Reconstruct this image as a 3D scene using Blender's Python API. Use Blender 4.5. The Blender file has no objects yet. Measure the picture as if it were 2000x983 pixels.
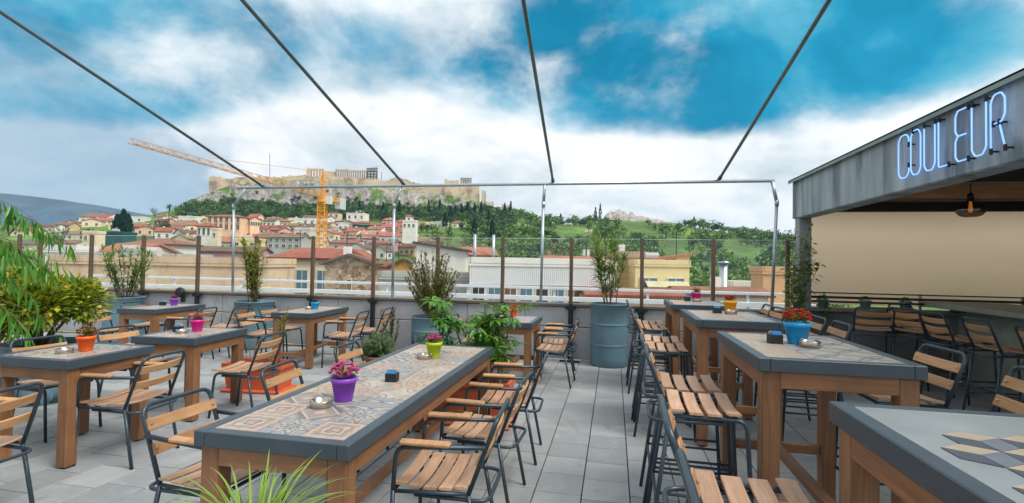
import bpy, math, random
import numpy as np
from mathutils import Vector, Matrix, noise as mnoise
random.seed(7)
S=bpy.context.scene; COL=S.collection
R_=math.radians
# ---------------------------------------------------------------- camera
F_PX=972.; PITCH,ROLL,YAW=.0235,.0176,.2021
CAM=np.array([.0235,-.1295,1.5313])
_cy,_sy,_cp,_sp,_cr,_sr=math.cos(YAW),math.sin(YAW),math.cos(PITCH),math.sin(PITCH),math.cos(ROLL),math.sin(ROLL)
_R=np.array([_cy,_sy,0]);_F0=np.array([-_sy,_cy,0])
FW=_F0*_cp+np.array([0,0,_sp]);_U=-_F0*_sp+np.array([0,0,_cp])
RT=_cr*_R+_sr*_U; UP=-_sr*_R+_cr*_U
cam=bpy.data.cameras.new('camera'); cam_o=bpy.data.objects.new('camera',cam); COL.objects.link(cam_o)
cam.sensor_width=36; cam.lens=F_PX/2000*36; cam.clip_start=.05; cam.clip_end=30000
M=Matrix.Identity(4)
for i in range(3):
    M[i][0]=RT[i]; M[i][1]=UP[i]; M[i][2]=-FW[i]; M[i][3]=CAM[i]
cam_o.matrix_world=M
S.camera=cam_o
S.render.resolution_x=1024; S.render.resolution_y=503
def ray(px,py): return FW+RT*((px-1000)/F_PX)-UP*((py-491.5)/F_PX)
def DP(px,py,r): return CAM+ray(px,py)*r            # point at depth r
def GP(px,py,z=0.):
    d=ray(px,py); return CAM+d*((z-CAM[2])/d[2])
def YP(px,py,Y):
    d=ray(px,py); return CAM+d*((Y-CAM[1])/d[1])
# ---------------------------------------------------------------- view, world, sun
S.view_settings.view_transform='Standard'; S.view_settings.look='None'; S.view_settings.exposure=0.88; S.view_settings.gamma=1
SUN_AZ=R_(112); SUN_EL=R_(52)      # direction the light comes from: azimuth from +Y clockwise
world=bpy.data.worlds.new('World'); S.world=world; world.use_nodes=True
class NT:
    def __init__(s,tree): s.t=tree; s.n=tree.nodes; s.l=tree.links
    def node(s,typ,**kw):
        n=s.n.new(typ)
        for k,v in kw.items(): setattr(n,k,v)
        return n
    def set(s,sock,v):
        if hasattr(v,'is_output') or isinstance(v,bpy.types.NodeSocket): s.l.new(v,sock)
        elif v is not None:
            if hasattr(sock.default_value,'__len__') and not hasattr(v,'__len__'): v=(v,)*len(sock.default_value)
            if hasattr(sock.default_value,'__len__') and len(sock.default_value)==4 and len(v)==3: v=(*v,1)
            sock.default_value=v
    def m(s,op,a,b=None,c=None,clamp=False):
        n=s.node('ShaderNodeMath',operation=op,use_clamp=clamp)
        for i,v in enumerate((a,b,c)):
            if v is not None: s.set(n.inputs[i],v)
        return n.outputs[0]
    def vm(s,op,a,b=None,scale=None):
        n=s.node('ShaderNodeVectorMath',operation=op); s.set(n.inputs[0],a)
        if b is not None: s.set(n.inputs[1],b)
        if scale is not None: s.set(n.inputs['Scale'],scale)
        return n.outputs[1] if op in('LENGTH','DOT_PRODUCT','DISTANCE') else n.outputs[0]
    def sep(s,v):
        n=s.node('ShaderNodeSeparateXYZ'); s.set(n.inputs[0],v); return n.outputs
    def comb(s,x,y,z):
        n=s.node('ShaderNodeCombineXYZ'); s.set(n.inputs[0],x); s.set(n.inputs[1],y); s.set(n.inputs[2],z); return n.outputs[0]
    def noise(s,vec,scale=5,detail=4,rough=.55,dist=0,col=False):
        n=s.node('ShaderNodeTexNoise'); s.set(n.inputs['Vector'],vec); s.set(n.inputs['Scale'],scale); s.set(n.inputs['Detail'],detail); s.set(n.inputs['Roughness'],rough); s.set(n.inputs['Distortion'],dist)
        return n.outputs['Color' if col else 'Fac']
    def ramp(s,fac,stops,interp='LINEAR'):
        n=s.node('ShaderNodeValToRGB'); cr=n.color_ramp; cr.interpolation=interp
        while len(cr.elements)<len(stops): cr.elements.new(.5)
        for e,(p,c) in zip(cr.elements,stops): e.position=p; e.color=(*c,1) if len(c)==3 else c
        s.set(n.inputs[0],fac); return n.outputs[0]
    def mix(s,fac,a,b,blend='MIX'):
        n=s.node('ShaderNodeMix',data_type='RGBA',blend_type=blend); s.set(n.inputs[0],fac); s.set(n.inputs[6],a); s.set(n.inputs[7],b); return n.outputs[2]
    def rng(s,v,a,b,c=0.,d=1.,smooth=True):
        n=s.node('ShaderNodeMapRange'); n.interpolation_type='SMOOTHSTEP' if smooth else 'LINEAR'
        s.set(n.inputs[0],v); s.set(n.inputs[1],a); s.set(n.inputs[2],b); s.set(n.inputs[3],c); s.set(n.inputs[4],d); return n.outputs[0]
def g3(v): return (v,v,v)
def srgb(r,g,b):
    f=lambda c:(c/255/12.92 if c/255<=.04045 else ((c/255+.055)/1.055)**2.4)
    return (f(r),f(g),f(b))
w=NT(world.node_tree); w.n.clear()
bg=w.node('ShaderNodeBackground'); out=w.node('ShaderNodeOutputWorld'); w.l.new(bg.outputs[0],out.inputs[0])
sky=w.node('ShaderNodeTexSky'); sky.sky_type='NISHITA'; sky.sun_disc=False; sky.sun_elevation=SUN_EL; sky.sun_rotation=SUN_AZ; sky.air_density=1.2; sky.dust_density=.6; sky.ozone_density=2.5
dirv=w.node('ShaderNodeTexCoord').outputs['Generated']
dx,dy,dz=w.sep(dirv)
den=w.m('ADD',w.m('MAXIMUM',dz,0.0),.16)
pl=w.comb(w.m('DIVIDE',dx,den),w.m('DIVIDE',dy,den),0.)     # cloud-sheet coordinates
def sheet(px,py):
    d=ray(px,py); d=d/np.linalg.norm(d); return (d[0]/(max(d[2],0)+.16), d[1]/(max(d[2],0)+.16))
d3=w.vm('MULTIPLY',dirv,(1,1,1.45))
warp=w.noise(d3,2.6,5,.55,.0,True)
pw=w.vm('ADD',pl,w.vm('SCALE',w.vm('SUBTRACT',warp,(.5,.5,.5)),scale=.8))
# broad openings of blue seen between the clouds
def opening(px,py,ang,sx,sy):
    c=sheet(px,py); q=w.vm('SUBTRACT',pw,(c[0],c[1],0)); qx,qy,_=w.sep(q)
    ca,sa=math.cos(ang),math.sin(ang)
    u=w.m('ADD',w.m('MULTIPLY',qx,ca),w.m('MULTIPLY',qy,sa)); v=w.m('SUBTRACT',w.m('MULTIPLY',qy,ca),w.m('MULTIPLY',qx,sa))
    d=w.m('ADD',w.m('POWER',w.m('ABSOLUTE',w.m('DIVIDE',u,sx)),2.),w.m('POWER',w.m('ABSOLUTE',w.m('DIVIDE',v,sy)),2.))
    return w.rng(d,1.25,.25)
op=opening(1340,125,-.05,1.05,.66)
op=w.m('MAXIMUM',op,w.m('MULTIPLY',opening(140,110,.3,1.5,.62),.74))
op=w.m('MAXIMUM',op,w.m('MULTIPLY',opening(600,0,.2,.9,.40),.55))
op=w.m('MAXIMUM',op,w.m('MULTIPLY',opening(1700,20,.1,.75,.4),.75))
n1=w.noise(d3,2.9,7,.56,.15)
far=w.rng(w.noise(w.vm('ADD',pl,(7.3,2.1,0)),.45,3,.5),.52,.66)    # unseen sky: broken cover, blue gaps weakened so whiter cloud adds fill light
behind=w.rng(w.vm('DOT_PRODUCT',dirv,tuple(FW)),.75,.35)
op=w.m('MAXIMUM',op,w.m('MULTIPLY',w.m('MULTIPLY',far,behind),.5))
blue=w.m('MULTIPLY',op,w.rng(n1,.72,.44,.5,1.),clamp=True)
skyc=w.mix(1.,sky.outputs[0],(.3,1.25,1.2,1),'MULTIPLY')
skyc=w.vm('SCALE',skyc,scale=.11)
n2=w.noise(w.vm('ADD',d3,(3,1,0)),3.0,6,.55,.4); n3=w.noise(w.vm('MULTIPLY',dirv,(1,1,2.4)),3.4,7,.58,.25)
cloudc=w.ramp(n3,[(.30,srgb(190,205,214)),(.44,srgb(220,228,233)),(.54,srgb(243,246,247)),(.8,srgb(252,253,253))])
# grey cloud bank low on the left
d0=ray(60,330); d0=d0/np.linalg.norm(d0)
bank=w.rng(w.m('ADD',w.vm('DISTANCE',w.vm('MULTIPLY',dirv,(1,1,2.0)),(d0[0],d0[1],d0[2]*2)),w.m('MULTIPLY',w.m('SUBTRACT',w.noise(dirv,7,6,.6),.5),.42)),.31,.19)
cloudc=w.mix(w.m('MULTIPLY',bank,.85),cloudc,w.ramp(n2,[(.3,srgb(132,166,192)),(.7,srgb(192,210,222))]))
veil=w.ramp(n2,[(.36,srgb(6,120,158)),(.5,srgb(26,146,184)),(.66,srgb(104,184,208))])
bluec=w.mix(.9,skyc,veil)
fin=w.mix(w.rng(w.m('ADD',blue,w.m('MULTIPLY',w.m('SUBTRACT',w.noise(d3,4.2,7,.58,.2),.5),1.1)),.22,.95),cloudc,bluec)
w.set(bg.inputs[0],fin); bg.inputs[1].default_value=.64
sun=bpy.data.lights.new('sun','SUN'); sun.energy=2.0; sun.angle=R_(24); sun.color=(1,.95,.87)
sun_o=bpy.data.objects.new('sun',sun); COL.objects.link(sun_o)
sd=Vector((math.sin(SUN_AZ)*math.cos(SUN_EL),math.cos(SUN_AZ)*math.cos(SUN_EL),math.sin(SUN_EL)))
sun_o.rotation_euler=sd.to_track_quat('Z','Y').to_euler(); sun_o.location=(0,0,60)
# ---------------------------------------------------------------- mesh helpers
class MB:
    def __init__(s): s.v=[]; s.f=[]; s.mi=[]
    def add(s,vs,fs,mi=0):
        o=len(s.v); s.v+= [tuple(p) for p in vs]; s.f+=[tuple(i+o for i in q) for q in fs]; s.mi+=[mi]*len(fs); return s
    def box(s,c,d,Rm=None,mi=0,ch=0.):
        hx,hy,hz=d[0]/2,d[1]/2,d[2]/2
        if ch<=0:
            vs=[(x,y,z) for x in(-hx,hx) for y in(-hy,hy) for z in(-hz,hz)]
            fs=[(0,1,3,2),(4,6,7,5),(0,4,5,1),(2,3,7,6),(0,2,6,4),(1,5,7,3)]
        else:
            ch=min(ch,hx*.9,hy*.9,hz*.9); vs=[];ix={}
            for sx in(-1,1):
                for sy in(-1,1):
                    for sz in(-1,1):
                        for a in range(3):
                            p=[sx*(hx-ch),sy*(hy-ch),sz*(hz-ch)]; p[a]=(sx*hx,sy*hy,sz*hz)[a]
                            ix[sx,sy,sz,a]=len(vs); vs.append(tuple(p))
            fs=[]
            for a in range(3):
                b,c_=(a+1)%3,(a+2)%3
                for sg in(-1,1):
                    q=[]
                    for sb,sc in((-1,-1),(1,-1),(1,1),(-1,1)):
                        k=[0,0,0];k[a]=sg;k[b]=sb;k[c_]=sc; q.append(ix[(*k,a)])
                    fs.append(tuple(q if sg>0 else q[::-1]))
                for sb in(-1,1):
                    for sc in(-1,1):
                        k0=[0,0,0];k0[a]=-1;k0[b]=sb;k0[c_]=sc;k1=list(k0);k1[a]=1
                        q=(ix[(*k0,b)],ix[(*k1,b)],ix[(*k1,c_)],ix[(*k0,c_)])
                        fs.append(q if sb*sc>0 else q[::-1])
            for sx in(-1,1):
                for sy in(-1,1):
                    for sz in(-1,1):
                        q=tuple(ix[sx,sy,sz,a] for a in range(3)); fs.append(q if sx*sy*sz>0 else q[::-1])
        if Rm is not None: vs=[tuple(Rm@Vector(p)) for p in vs]
        return s.add([(p[0]+c[0],p[1]+c[1],p[2]+c[2]) for p in vs],fs,mi)
    def bar(s,p0,p1,w_,h,mi=0,ch=0.,up=(0,0,1)):
        p0,p1=Vector(p0),Vector(p1); x=(p1-p0); L=x.length; x.normalize(); u=Vector(up)
        if abs(x.dot(u))>.98: u=Vector((0,1,0))
        y=u.cross(x).normalized(); z=x.cross(y)
        Rm=Matrix((x,y,z)).transposed()
        return s.box((p0+p1)/2,(L,w_,h),Rm,mi,ch)
    def tube(s,pts,r,n=8,mi=0,closed=False):
        pts=[Vector(p) for p in pts]; N=len(pts); rr=r if hasattr(r,'__len__') else [r]*N
        t=[]
        for i in range(N):
            a=pts[i-1] if (i>0 or closed) else pts[i]; b=pts[(i+1)%N] if (i<N-1 or closed) else pts[i]
            d=(b-a); d.normalize(); t.append(d)
        u=Vector((0,0,1)) if abs(t[0].z)<.9 else Vector((1,0,0)); u=(u-t[0]*u.dot(t[0])).normalized()
        vs=[]
        for i in range(N):
            u=(u-t[i]*u.dot(t[i]))
            if u.length<1e-6: u=t[i].orthogonal()
            u.normalize(); v=t[i].cross(u)
            for k in range(n):
                a=2*math.pi*k/n; vs.append(pts[i]+(u*math.cos(a)+v*math.sin(a))*rr[i])
        fs=[]
        for i in range(N if closed else N-1):
            j=(i+1)%N
            for k in range(n): fs.append((i*n+k,i*n+(k+1)%n,j*n+(k+1)%n,j*n+k))
        if not closed: fs+= [tuple(range(n))[::-1],tuple((N-1)*n+k for k in range(n))]
        return s.add(vs,fs,mi)
    def lathe(s,prof,n=24,c=(0,0,0),mi=0,cap0=True,cap1=True):
        vs=[(c[0]+r*math.cos(2*math.pi*k/n),c[1]+r*math.sin(2*math.pi*k/n),c[2]+z) for r,z in prof for k in range(n)]
        fs=[(i*n+k,i*n+(k+1)%n,(i+1)*n+(k+1)%n,(i+1)*n+k) for i in range(len(prof)-1) for k in range(n)]
        if cap0: fs.append(tuple(range(n))[::-1])
        if cap1: fs.append(tuple((len(prof)-1)*n+k for k in range(n)))
        return s.add(vs,fs,mi)
    def ball(s,c,r,mi=0):
        t=(1+5**.5)/2; k=r/(1+t*t)**.5
        V=[(-1,t,0),(1,t,0),(-1,-t,0),(1,-t,0),(0,-1,t),(0,1,t),(0,-1,-t),(0,1,-t),(t,0,-1),(t,0,1),(-t,0,-1),(-t,0,1)]
        Fs=[(0,11,5),(0,5,1),(0,1,7),(0,7,10),(0,10,11),(1,5,9),(5,11,4),(11,10,2),(10,7,6),(7,1,8),(3,9,4),(3,4,2),(3,2,6),(3,6,8),(3,8,9),(4,9,5),(2,4,11),(6,2,10),(8,6,7),(9,8,1)]
        return s.add([(c[0]+x*k,c[1]+y*k,c[2]+z*k) for x,y,z in V],Fs,mi)
    def prism(s,poly,z0,z1,mi=0):
        n=len(poly); vs=[(x,y,z0) for x,y in poly]+[(x,y,z1) for x,y in poly]
        return s.add(vs,[tuple(range(n))[::-1],tuple(range(n,2*n))]+[(i,(i+1)%n,n+(i+1)%n,n+i) for i in range(n)],mi)
    def leaf(s,p,d,nrm,L,W,droop=.15,mi=0,seg=2):
        p=Vector(p); d=Vector(d).normalized(); n=Vector(nrm); n=(n-d*n.dot(d))
        if n.length<1e-4: n=d.orthogonal()
        n.normalize(); sd=d.cross(n)
        if seg==1:
            m=p+d*L*.45-n*L*droop*.2; tip=p+d*L-n*L*droop
            return s.add([p,m+sd*W/2+n*W*.12,tip,m-sd*W/2+n*W*.12],[(0,1,2),(0,2,3)],mi)
        a=p+d*L*.3-n*L*droop*.1; b=p+d*L*.68-n*L*droop*.42; tip=p+d*L-n*L*droop
        return s.add([p,a+sd*W*.46+n*W*.12,a-sd*W*.46+n*W*.12,b+sd*W*.4+n*W*.1,b-sd*W*.4+n*W*.1,tip,a,b],[(0,1,6),(0,6,2),(6,1,3,7),(2,6,7,4),(7,3,5),(4,7,5)],mi)
    def mesh(s,name,mats,smooth=False):
        me=bpy.data.meshes.new(name); me.from_pydata(s.v,[],s.f)
        for m_ in (mats if isinstance(mats,(list,tuple)) else [mats]): me.materials.append(m_)
        if any(s.mi): me.polygons.foreach_set('material_index',s.mi)
        if smooth: me.polygons.foreach_set('use_smooth',[True]*len(s.f))
        me.update(); return me
    def build(s,name,mats,parent=None,smooth=False,loc=None): return put(name,s.mesh(name,mats,smooth),parent,loc)
def put(name,me,parent=None,loc=None,rz=0.,scale=None):
    o=bpy.data.objects.new(name,me); COL.objects.link(o)
    if parent is not None: o.parent=parent
    if loc is not None: o.location=tuple(loc)
    if rz: o.rotation_euler=(0,0,rz)
    if scale is not None: o.scale=scale if hasattr(scale,'__len__') else (scale,)*3
    return o
def tag(o,label,cat,group=None):
    o['label']=label; o['category']=cat
    if group: o['group']=group
    return o
def thing(name,label,cat,loc=(0,0,0),rz=0.,group=None):
    o=bpy.data.objects.new(name,None); COL.objects.link(o); o.empty_display_size=.1
    o.location=tuple(loc); o.rotation_euler=(0,0,rz); return tag(o,label,cat,group)
def copy_tree(o,parent=None):
    c=o.copy(); COL.objects.link(c); c.parent=parent
    for ch in list(o.children): copy_tree(ch,c)
    return c
def fillet(pts,rad,seg=5):
    pts=[Vector(p) for p in pts]; out_=[pts[0]]
    for i in range(1,len(pts)-1):
        a,b,c=pts[i-1],pts[i],pts[i+1]; r=min(rad,(a-b).length*.45,(c-b).length*.45)
        p=b+(a-b).normalized()*r; q=b+(c-b).normalized()*r
        for k in range(seg+1):
            t=k/seg; out_.append(p*(1-t)**2+b*2*t*(1-t)+q*t*t)
    out_.append(pts[-1]); return out_
# ---------------------------------------------------------------- materials
def mat(name,col,rough=.6,metal=0.,var=.12,scale=6.,bump=0.,bscale=40.,coord='Object',spec=.5,dirt=None,stretch=None,emit=None):
    m=bpy.data.materials.new(name); m.use_nodes=True; t=NT(m.node_tree); b=t.n['Principled BSDF']
    co=t.node('ShaderNodeTexCoord').outputs[coord]
    if stretch: co=t.vm('MULTIPLY',co,stretch)
    c=col
    if var>0:
        nz=t.noise(co,scale,5,.6); lo=tuple(max(0,x*(1-var)) for x in col); hi=tuple(x*(1+var) for x in col)
        c=t.ramp(nz,[(.3,lo),(.7,hi)])
    if dirt:
        nz=t.noise(co,dirt[1],6,.65,.4); c=t.mix(t.rng(nz,dirt[2],dirt[2]+.2,0,dirt[3]),c,dirt[0])
    t.set(b.inputs['Base Color'],c); t.set(b.inputs['Roughness'],rough); b.inputs['Metallic'].default_value=metal; b.inputs['Specular IOR Level'].default_value=spec
    if bump>0:
        bn=t.node('ShaderNodeBump'); bn.inputs['Strength'].default_value=bump; bn.inputs['Distance'].default_value=.02
        t.set(bn.inputs['Height'],t.noise(co,bscale,5,.6)); t.l.new(bn.outputs[0],b.inputs['Normal'])
    if emit: b.inputs['Emission Color'].default_value=(*emit[0],1); b.inputs['Emission Strength'].default_value=emit[1]
    return m
def wood(name,c0,c1,axis='X',rough=.5,gs=1.,rnd=.25):
    m=bpy.data.materials.new(name); m.use_nodes=True; t=NT(m.node_tree); b=t.n['Principled BSDF']
    co=t.node('ShaderNodeTexCoord').outputs['Object']; oi=t.node('ShaderNodeObjectInfo')
    co=t.vm('ADD',co,t.vm('SCALE',(7.1,3.7,5.3),scale=oi.outputs['Random']))
    st={'X':(1.2,22,22),'Y':(22,1.2,22),'Z':(22,22,1.2)}[axis]
    st=tuple(v*gs for v in st)
    g=t.noise(t.vm('MULTIPLY',co,st),1.6,6,.65,1.2); g2=t.noise(co,3.,3,.5)
    c=t.ramp(g,[(.25,c0),(.75,c1)])
    c=t.mix(t.rng(g2,.45,.75,0,.45),c,tuple(x*.62 for x in c0))
    hsv=t.node('ShaderNodeHueSaturation'); t.set(hsv.inputs['Value'],t.rng(oi.outputs['Random'],0,1,1-rnd,1+rnd*.6,False)); t.set(hsv.inputs['Color'],c)
    t.set(b.inputs['Base Color'],hsv.outputs[0]); b.inputs['Roughness'].default_value=rough
    bn=t.node('ShaderNodeBump'); bn.inputs['Strength'].default_value=.25; bn.inputs['Distance'].default_value=.004; t.set(bn.inputs['Height'],g); t.l.new(bn.outputs[0],b.inputs['Normal'])
    return m
def leafmat(name,cols,rough=.45,trans=.35):
    m=bpy.data.materials.new(name); m.use_nodes=True; t=NT(m.node_tree); b=t.n['Principled BSDF']; o=t.n['Material Output']
    gi=t.node('ShaderNodeNewGeometry').outputs['Random Per Island']
    n=len(cols); c=t.ramp(gi,[(i/max(1,n-1),k) for i,k in enumerate(cols)])
    t.set(b.inputs['Base Color'],c); b.inputs['Roughness'].default_value=rough; b.inputs['Specular IOR Level'].default_value=.35
    tr=t.node('ShaderNodeBsdfTranslucent'); t.set(tr.inputs[0],t.mix(.5,c,(.25,.35,.03,1)))
    mx=t.node('ShaderNodeMixShader'); mx.inputs[0].default_value=trans; t.l.new(b.outputs[0],mx.inputs[1]); t.l.new(tr.outputs[0],mx.inputs[2]); t.l.new(mx.outputs[0],o.inputs[0])
    return m
# ================================================================ shared materials
MT={}
MT['wood']=wood('stained_pine',srgb(106,72,48),srgb(156,110,74),'Z',.45)
MT['woodx']=wood('stained_pine_x',srgb(106,72,48),srgb(156,110,74),'X',.45)
MT['woody']=wood('stained_pine_y',srgb(106,72,48),srgb(156,110,74),'Y',.45)
MT['slat']=wood('pale_oak_slat',srgb(158,120,94),srgb(204,168,138),'Y',.55,1.,.28)
MT['slatback']=wood('honey_oak_slat',srgb(160,114,74),srgb(206,162,116),'Y',.48,1.,.26)
MT['steel']=mat('dark_blue_steel',srgb(52,66,76),.38,.3,.12,30)
MT['frame']=mat('slate_blue_frame',srgb(58,70,79),.42,0,.10,9,.08,60)
MT['galv']=mat('galvanised_pipe',srgb(176,188,192),.34,.75,.12,7)
MT['pipe']=mat('shaded_pipe',srgb(92,108,114),.4,.5,.15,4)  # rafters only: shade on their undersides is put into this darker colour
MT['bronze']=mat('bronze_post',srgb(104,84,68),.4,.35,.16,12,stretch=(4,4,.5))
MT['black']=mat('black_steel',srgb(34,37,40),.45,.2,.1,20)
MT['drum']=mat('blue_drum_paint',srgb(92,122,135),.42,0,.10,4,.05,30,dirt=((*srgb(70,92,100),1),3.,.55,.5))
MT['terra']=mat('terracotta_plastic',srgb(190,88,52),.55,0,.12,5,dirt=((*srgb(150,80,56),1),8.,.55,.5))
MT['soil']=mat('potting_soil',srgb(52,40,32),.95,0,.3,40,.6,60)
MT['conc']=mat('parapet_concrete',srgb(168,169,171),.8,0,.14,2.5,.25,40,dirt=((*srgb(108,106,104),1),1.2,.52,.6))
MT['coping']=mat('brown_coping',srgb(112,98,86),.5,.2,.15,3)
MT['chrome']=mat('brushed_ashtray_steel',srgb(176,168,158),.28,.9,.1,30)
def tilemat(name,node):
    m=bpy.data.materials.new(name); m.use_nodes=True; t=NT(m.node_tree); b=t.n['Principled BSDF']
    co=t.node('ShaderNodeNewGeometry').outputs['Position']
    rnd=t.node('ShaderNodeObjectInfo').outputs['Random'] if node=='obj' else t.node('ShaderNodeNewGeometry').outputs['Random Per Island']
    base=t.ramp(rnd,[(0,srgb(132,136,139)),(.5,srgb(146,150,152)),(1,srgb(160,163,164))])
    n1=t.noise(co,2.6,6,.65,.5); n2=t.noise(t.vm('ADD',co,t.vm('SCALE',(3.,9.,1.),scale=rnd)),7.,6,.7,.8)
    c=t.mix(t.rng(n1,.35,.72,0,.5),base,srgb(134,139,143)); c=t.mix(t.rng(n2,.5,.72,0,.55),c,srgb(164,168,169)); c=t.mix(t.rng(n2,.42,.28,0,.5),c,srgb(112,114,116)); n4=t.noise(co,.9,5,.7,1.2); c=t.mix(t.rng(n4,.52,.70,0,.6),c,srgb(108,107,104)); n6=t.noise(t.vm('ADD',co,(4,8,0)),.45,6,.7,1.5); c=t.mix(t.rng(n6,.55,.68,0,.4),c,srgb(176,176,172)); n5=t.noise(co,23.,3,.6); c=t.mix(t.rng(n5,.68,.74,0,.5),c,srgb(86,84,82))
    t.set(b.inputs['Base Color'],c); t.set(b.inputs['Roughness'],t.rng(n2,.3,.7,.42,.68))
    bn=t.node('ShaderNodeBump'); bn.inputs['Strength'].default_value=.35; bn.inputs['Distance'].default_value=.006; t.set(bn.inputs['Height'],n2); t.l.new(bn.outputs[0],b.inputs['Normal'])
    return m
# ================================================================ terrace floor
def project(p):
    d=np.array(p)-CAM; q=d@FW
    return (1000+F_PX*(d@RT)/q,491.5-F_PX*(d@UP)/q,q)
b=MB(); b.box((-2.2,3.2,-.16),(20.4,9.7,.26)); floor=b.build('terrace_floor',mat('grout',srgb(74,74,72),.9,0,.2,20)); floor['kind']='structure'
tp,tw=.315,.31; tiles=[]
for i in range(-37,24):
    off=(i*.37)%1.*tp if i%2 else ((i*.61)%1.)*tp
    for j in range(-5,27):
        x=.147+tp*i+tp/2; y=j*tp+off
        if -12<x<7.4 and -1.4<y<7.98-tp/2: tiles.append((x,y))
def vis(t):
    u,v,q=project((t[0],t[1],0)); return q>.3 and -60<u<2060 and v<1020
vt=sorted([t for t in tiles if vis(t)],key=lambda t:(t[0]-CAM[0])**2+(t[1]-CAM[1])**2)[:300]; vs_=set(vt)
b=MB(); b.box((0,0,0),(tp-.007,tp-.007,.03),ch=.003); tm=b.mesh('floor_tile',tilemat('slate_tile','obj'))
for k,(x,y) in enumerate(vt):
    put('floor_tile',tm,floor,(x,y,-.015+random.uniform(-.0012,.0012)))
b=MB()
for x,y in tiles:
    if (x,y) not in vs_: b.box((x,y,-.015+random.uniform(-.0012,.0012)),(tp-.007,tp-.007,.03),ch=.003)
o=b.build('floor_tile_field',tilemat('slate_tile_far','isl'),floor); o['kind']='stuff'
# ================================================================ parapet wall
t=thing('parapet_wall','low grey rendered parapet wall with brown coping along the terrace edge','wall',(0,8.09,0))
xs=[-12.1,-9.6,-7.2,-4.8,-2.4,0,2.62]
for a,c in zip(xs[:-1],xs[1:]):
    b=MB(); b.box(((a+c)/2,0,.255),(c-a-.012,.22,.51),ch=.006); b.build('lower_panel',MT['conc'],t)
    b=MB(); b.box(((a+c)/2,.008,.68),(c-a-.008,.204,.318),ch=.006); b.build('upper_panel',MT['conc'],t)
b=MB(); b.box((-4.74,-.0,.865),(14.74,.27,.045),ch=.008); b.build('coping',MT['coping'],t)
b=MB(); b.box((-4.74,.0,.85),(14.72,.2,.03)); b.build('coping_bed',MT['black'],t)
# ================================================================ glass windscreen on posts
t=thing('glass_windscreen','clear glass windscreen on bronze posts clamped to the parapet','windscreen',(0,7.93,0))
PX=[78,178,280,387,500,611,730,855,982,1116,1254,1393,1538]
PXX=[YP(p,510,7.93)[0] for p in PX]
PXX=[-12.05]+PXX
glass=bpy.data.materials.new('pane_glass'); glass.use_nodes=True; g=NT(glass.node_tree); g.n.clear()
o_=g.node('ShaderNodeOutputMaterial'); tr=g.node('ShaderNodeBsdfTransparent'); gl=g.node('ShaderNodeBsdfGlossy'); mx=g.node('ShaderNodeMixShader'); lw=g.node('ShaderNodeLayerWeight'); lw.inputs[0].default_value=.5; fr=g.node('ShaderNodeMath',operation='MULTIPLY_ADD'); g.l.new(g.m('POWER',lw.outputs['Facing'],4.),fr.inputs[0]); fr.inputs[1].default_value=.6; fr.inputs[2].default_value=.02
tr.inputs[0].default_value=(.985,.992,.99,1); gl.inputs['Roughness'].default_value=.02
g.l.new(fr.outputs[0],mx.inputs[0]); g.l.new(tr.outputs[0],mx.inputs[1]); g.l.new(gl.outputs[0],mx.inputs[2]); g.l.new(mx.outputs[0],o_.inputs[0])
edge=mat('glass_edge',srgb(214,232,226),.2,0,0)
for i,x in enumerate(PXX):
    b=MB(); b.box((x,0,1.42),(.055,.06,1.07),ch=.006)
    p=b.build('post',MT['bronze'],t)
    b=MB(); b.box((x,0,.445),(.075,.05,.885),ch=.005); b.box((x,-.012,.835),(.13,.06,.075),ch=.008); b.box((x-.075,-.02,.835),(.03,.03,.05),ch=.005); b.box((x+.075,-.02,.835),(.03,.03,.05),ch=.005)
    b.build('clamp_bracket',MT['black'],t)
    if i:
        a=PXX[i-1]
        if i==1: a=PXX[0]
        b=MB(); b.box(((a+x)/2,.0,1.425),(x-a-.066,.010,1.03)); 
        pane=b.build('glass_pane',glass,t)
        b=MB(); b.box(((a+x)/2,0,1.943),(x-a-.066,.011,.005)); b.build('polished_edge',edge,pane)
# ================================================================ railing of the next roof
railm=mat('pale_grey_rail',srgb(226,232,235),.45,0,.08,5)
b=MB(); b.box((-4.4,9.05,.1),(16.2,1.6,.2)); rs=b.build('roof_ledge',mat('roof_ledge_concrete',srgb(150,148,144),.85)); rs['kind']='structure'
t=thing('metal_railing','pale grey metal railing with flat bars just beyond the glass','railing',(0,9.5,.2))
for z in (.86,.66,.46,.26):
    b=MB(); b.box((-4.4,0,z),(15.8,.03,.09 if z<.8 else .055),ch=.006); b.build('rail',railm,t)
for k in range(9):
    b=MB(); b.box((-11.6+k*1.75,.03,.44),(.045,.03,.88),ch=.005); b.build('rail_post',railm,t)
# ================================================================ pipe frame overhead
t=thing('pipe_frame','bare galvanised pipe awning frame over the terrace','frame',(0,0,0))
zb=2.86; yb=8.02
BX0,BX1=YP(463,369,yb)[0],YP(1512,356,yb)[0]
b=MB(); b.tube([(BX0,yb,zb),(BX1,yb,zb-.01)],.026,12); b.build('cross_beam',MT['galv'],t,True)
for pxt,pxe,pxb in ((455,480,452.6),(769,783,765.7),(1061,1064,1056),(1518,1508,1508)):
    xt=YP(pxt,401,yb)[0]; xe=YP(pxe,366,yb)[0]; xb=YP(pxb,580,yb)[0]
    b=MB(); b.tube([(xb,yb+.02,.88),(xt,yb+.02,2.53)],.024,12); b.build('pole',MT['galv'],t,True)
    b=MB(); b.tube([(xt,yb+.02,2.52),(xe,yb,zb-.02)],.026,12); b.tube([(xt,yb+.02,2.47),(xt,yb+.02,2.56)],.031,12); b.build('elbow',MT['galv'],t,True)
    b=MB(); b.lathe([(.07,0),(.07,.008),(.03,.012)],16,(xb,yb+.02,.888)); b.build('base_plate',MT['galv'],t)
ends=[]
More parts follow.
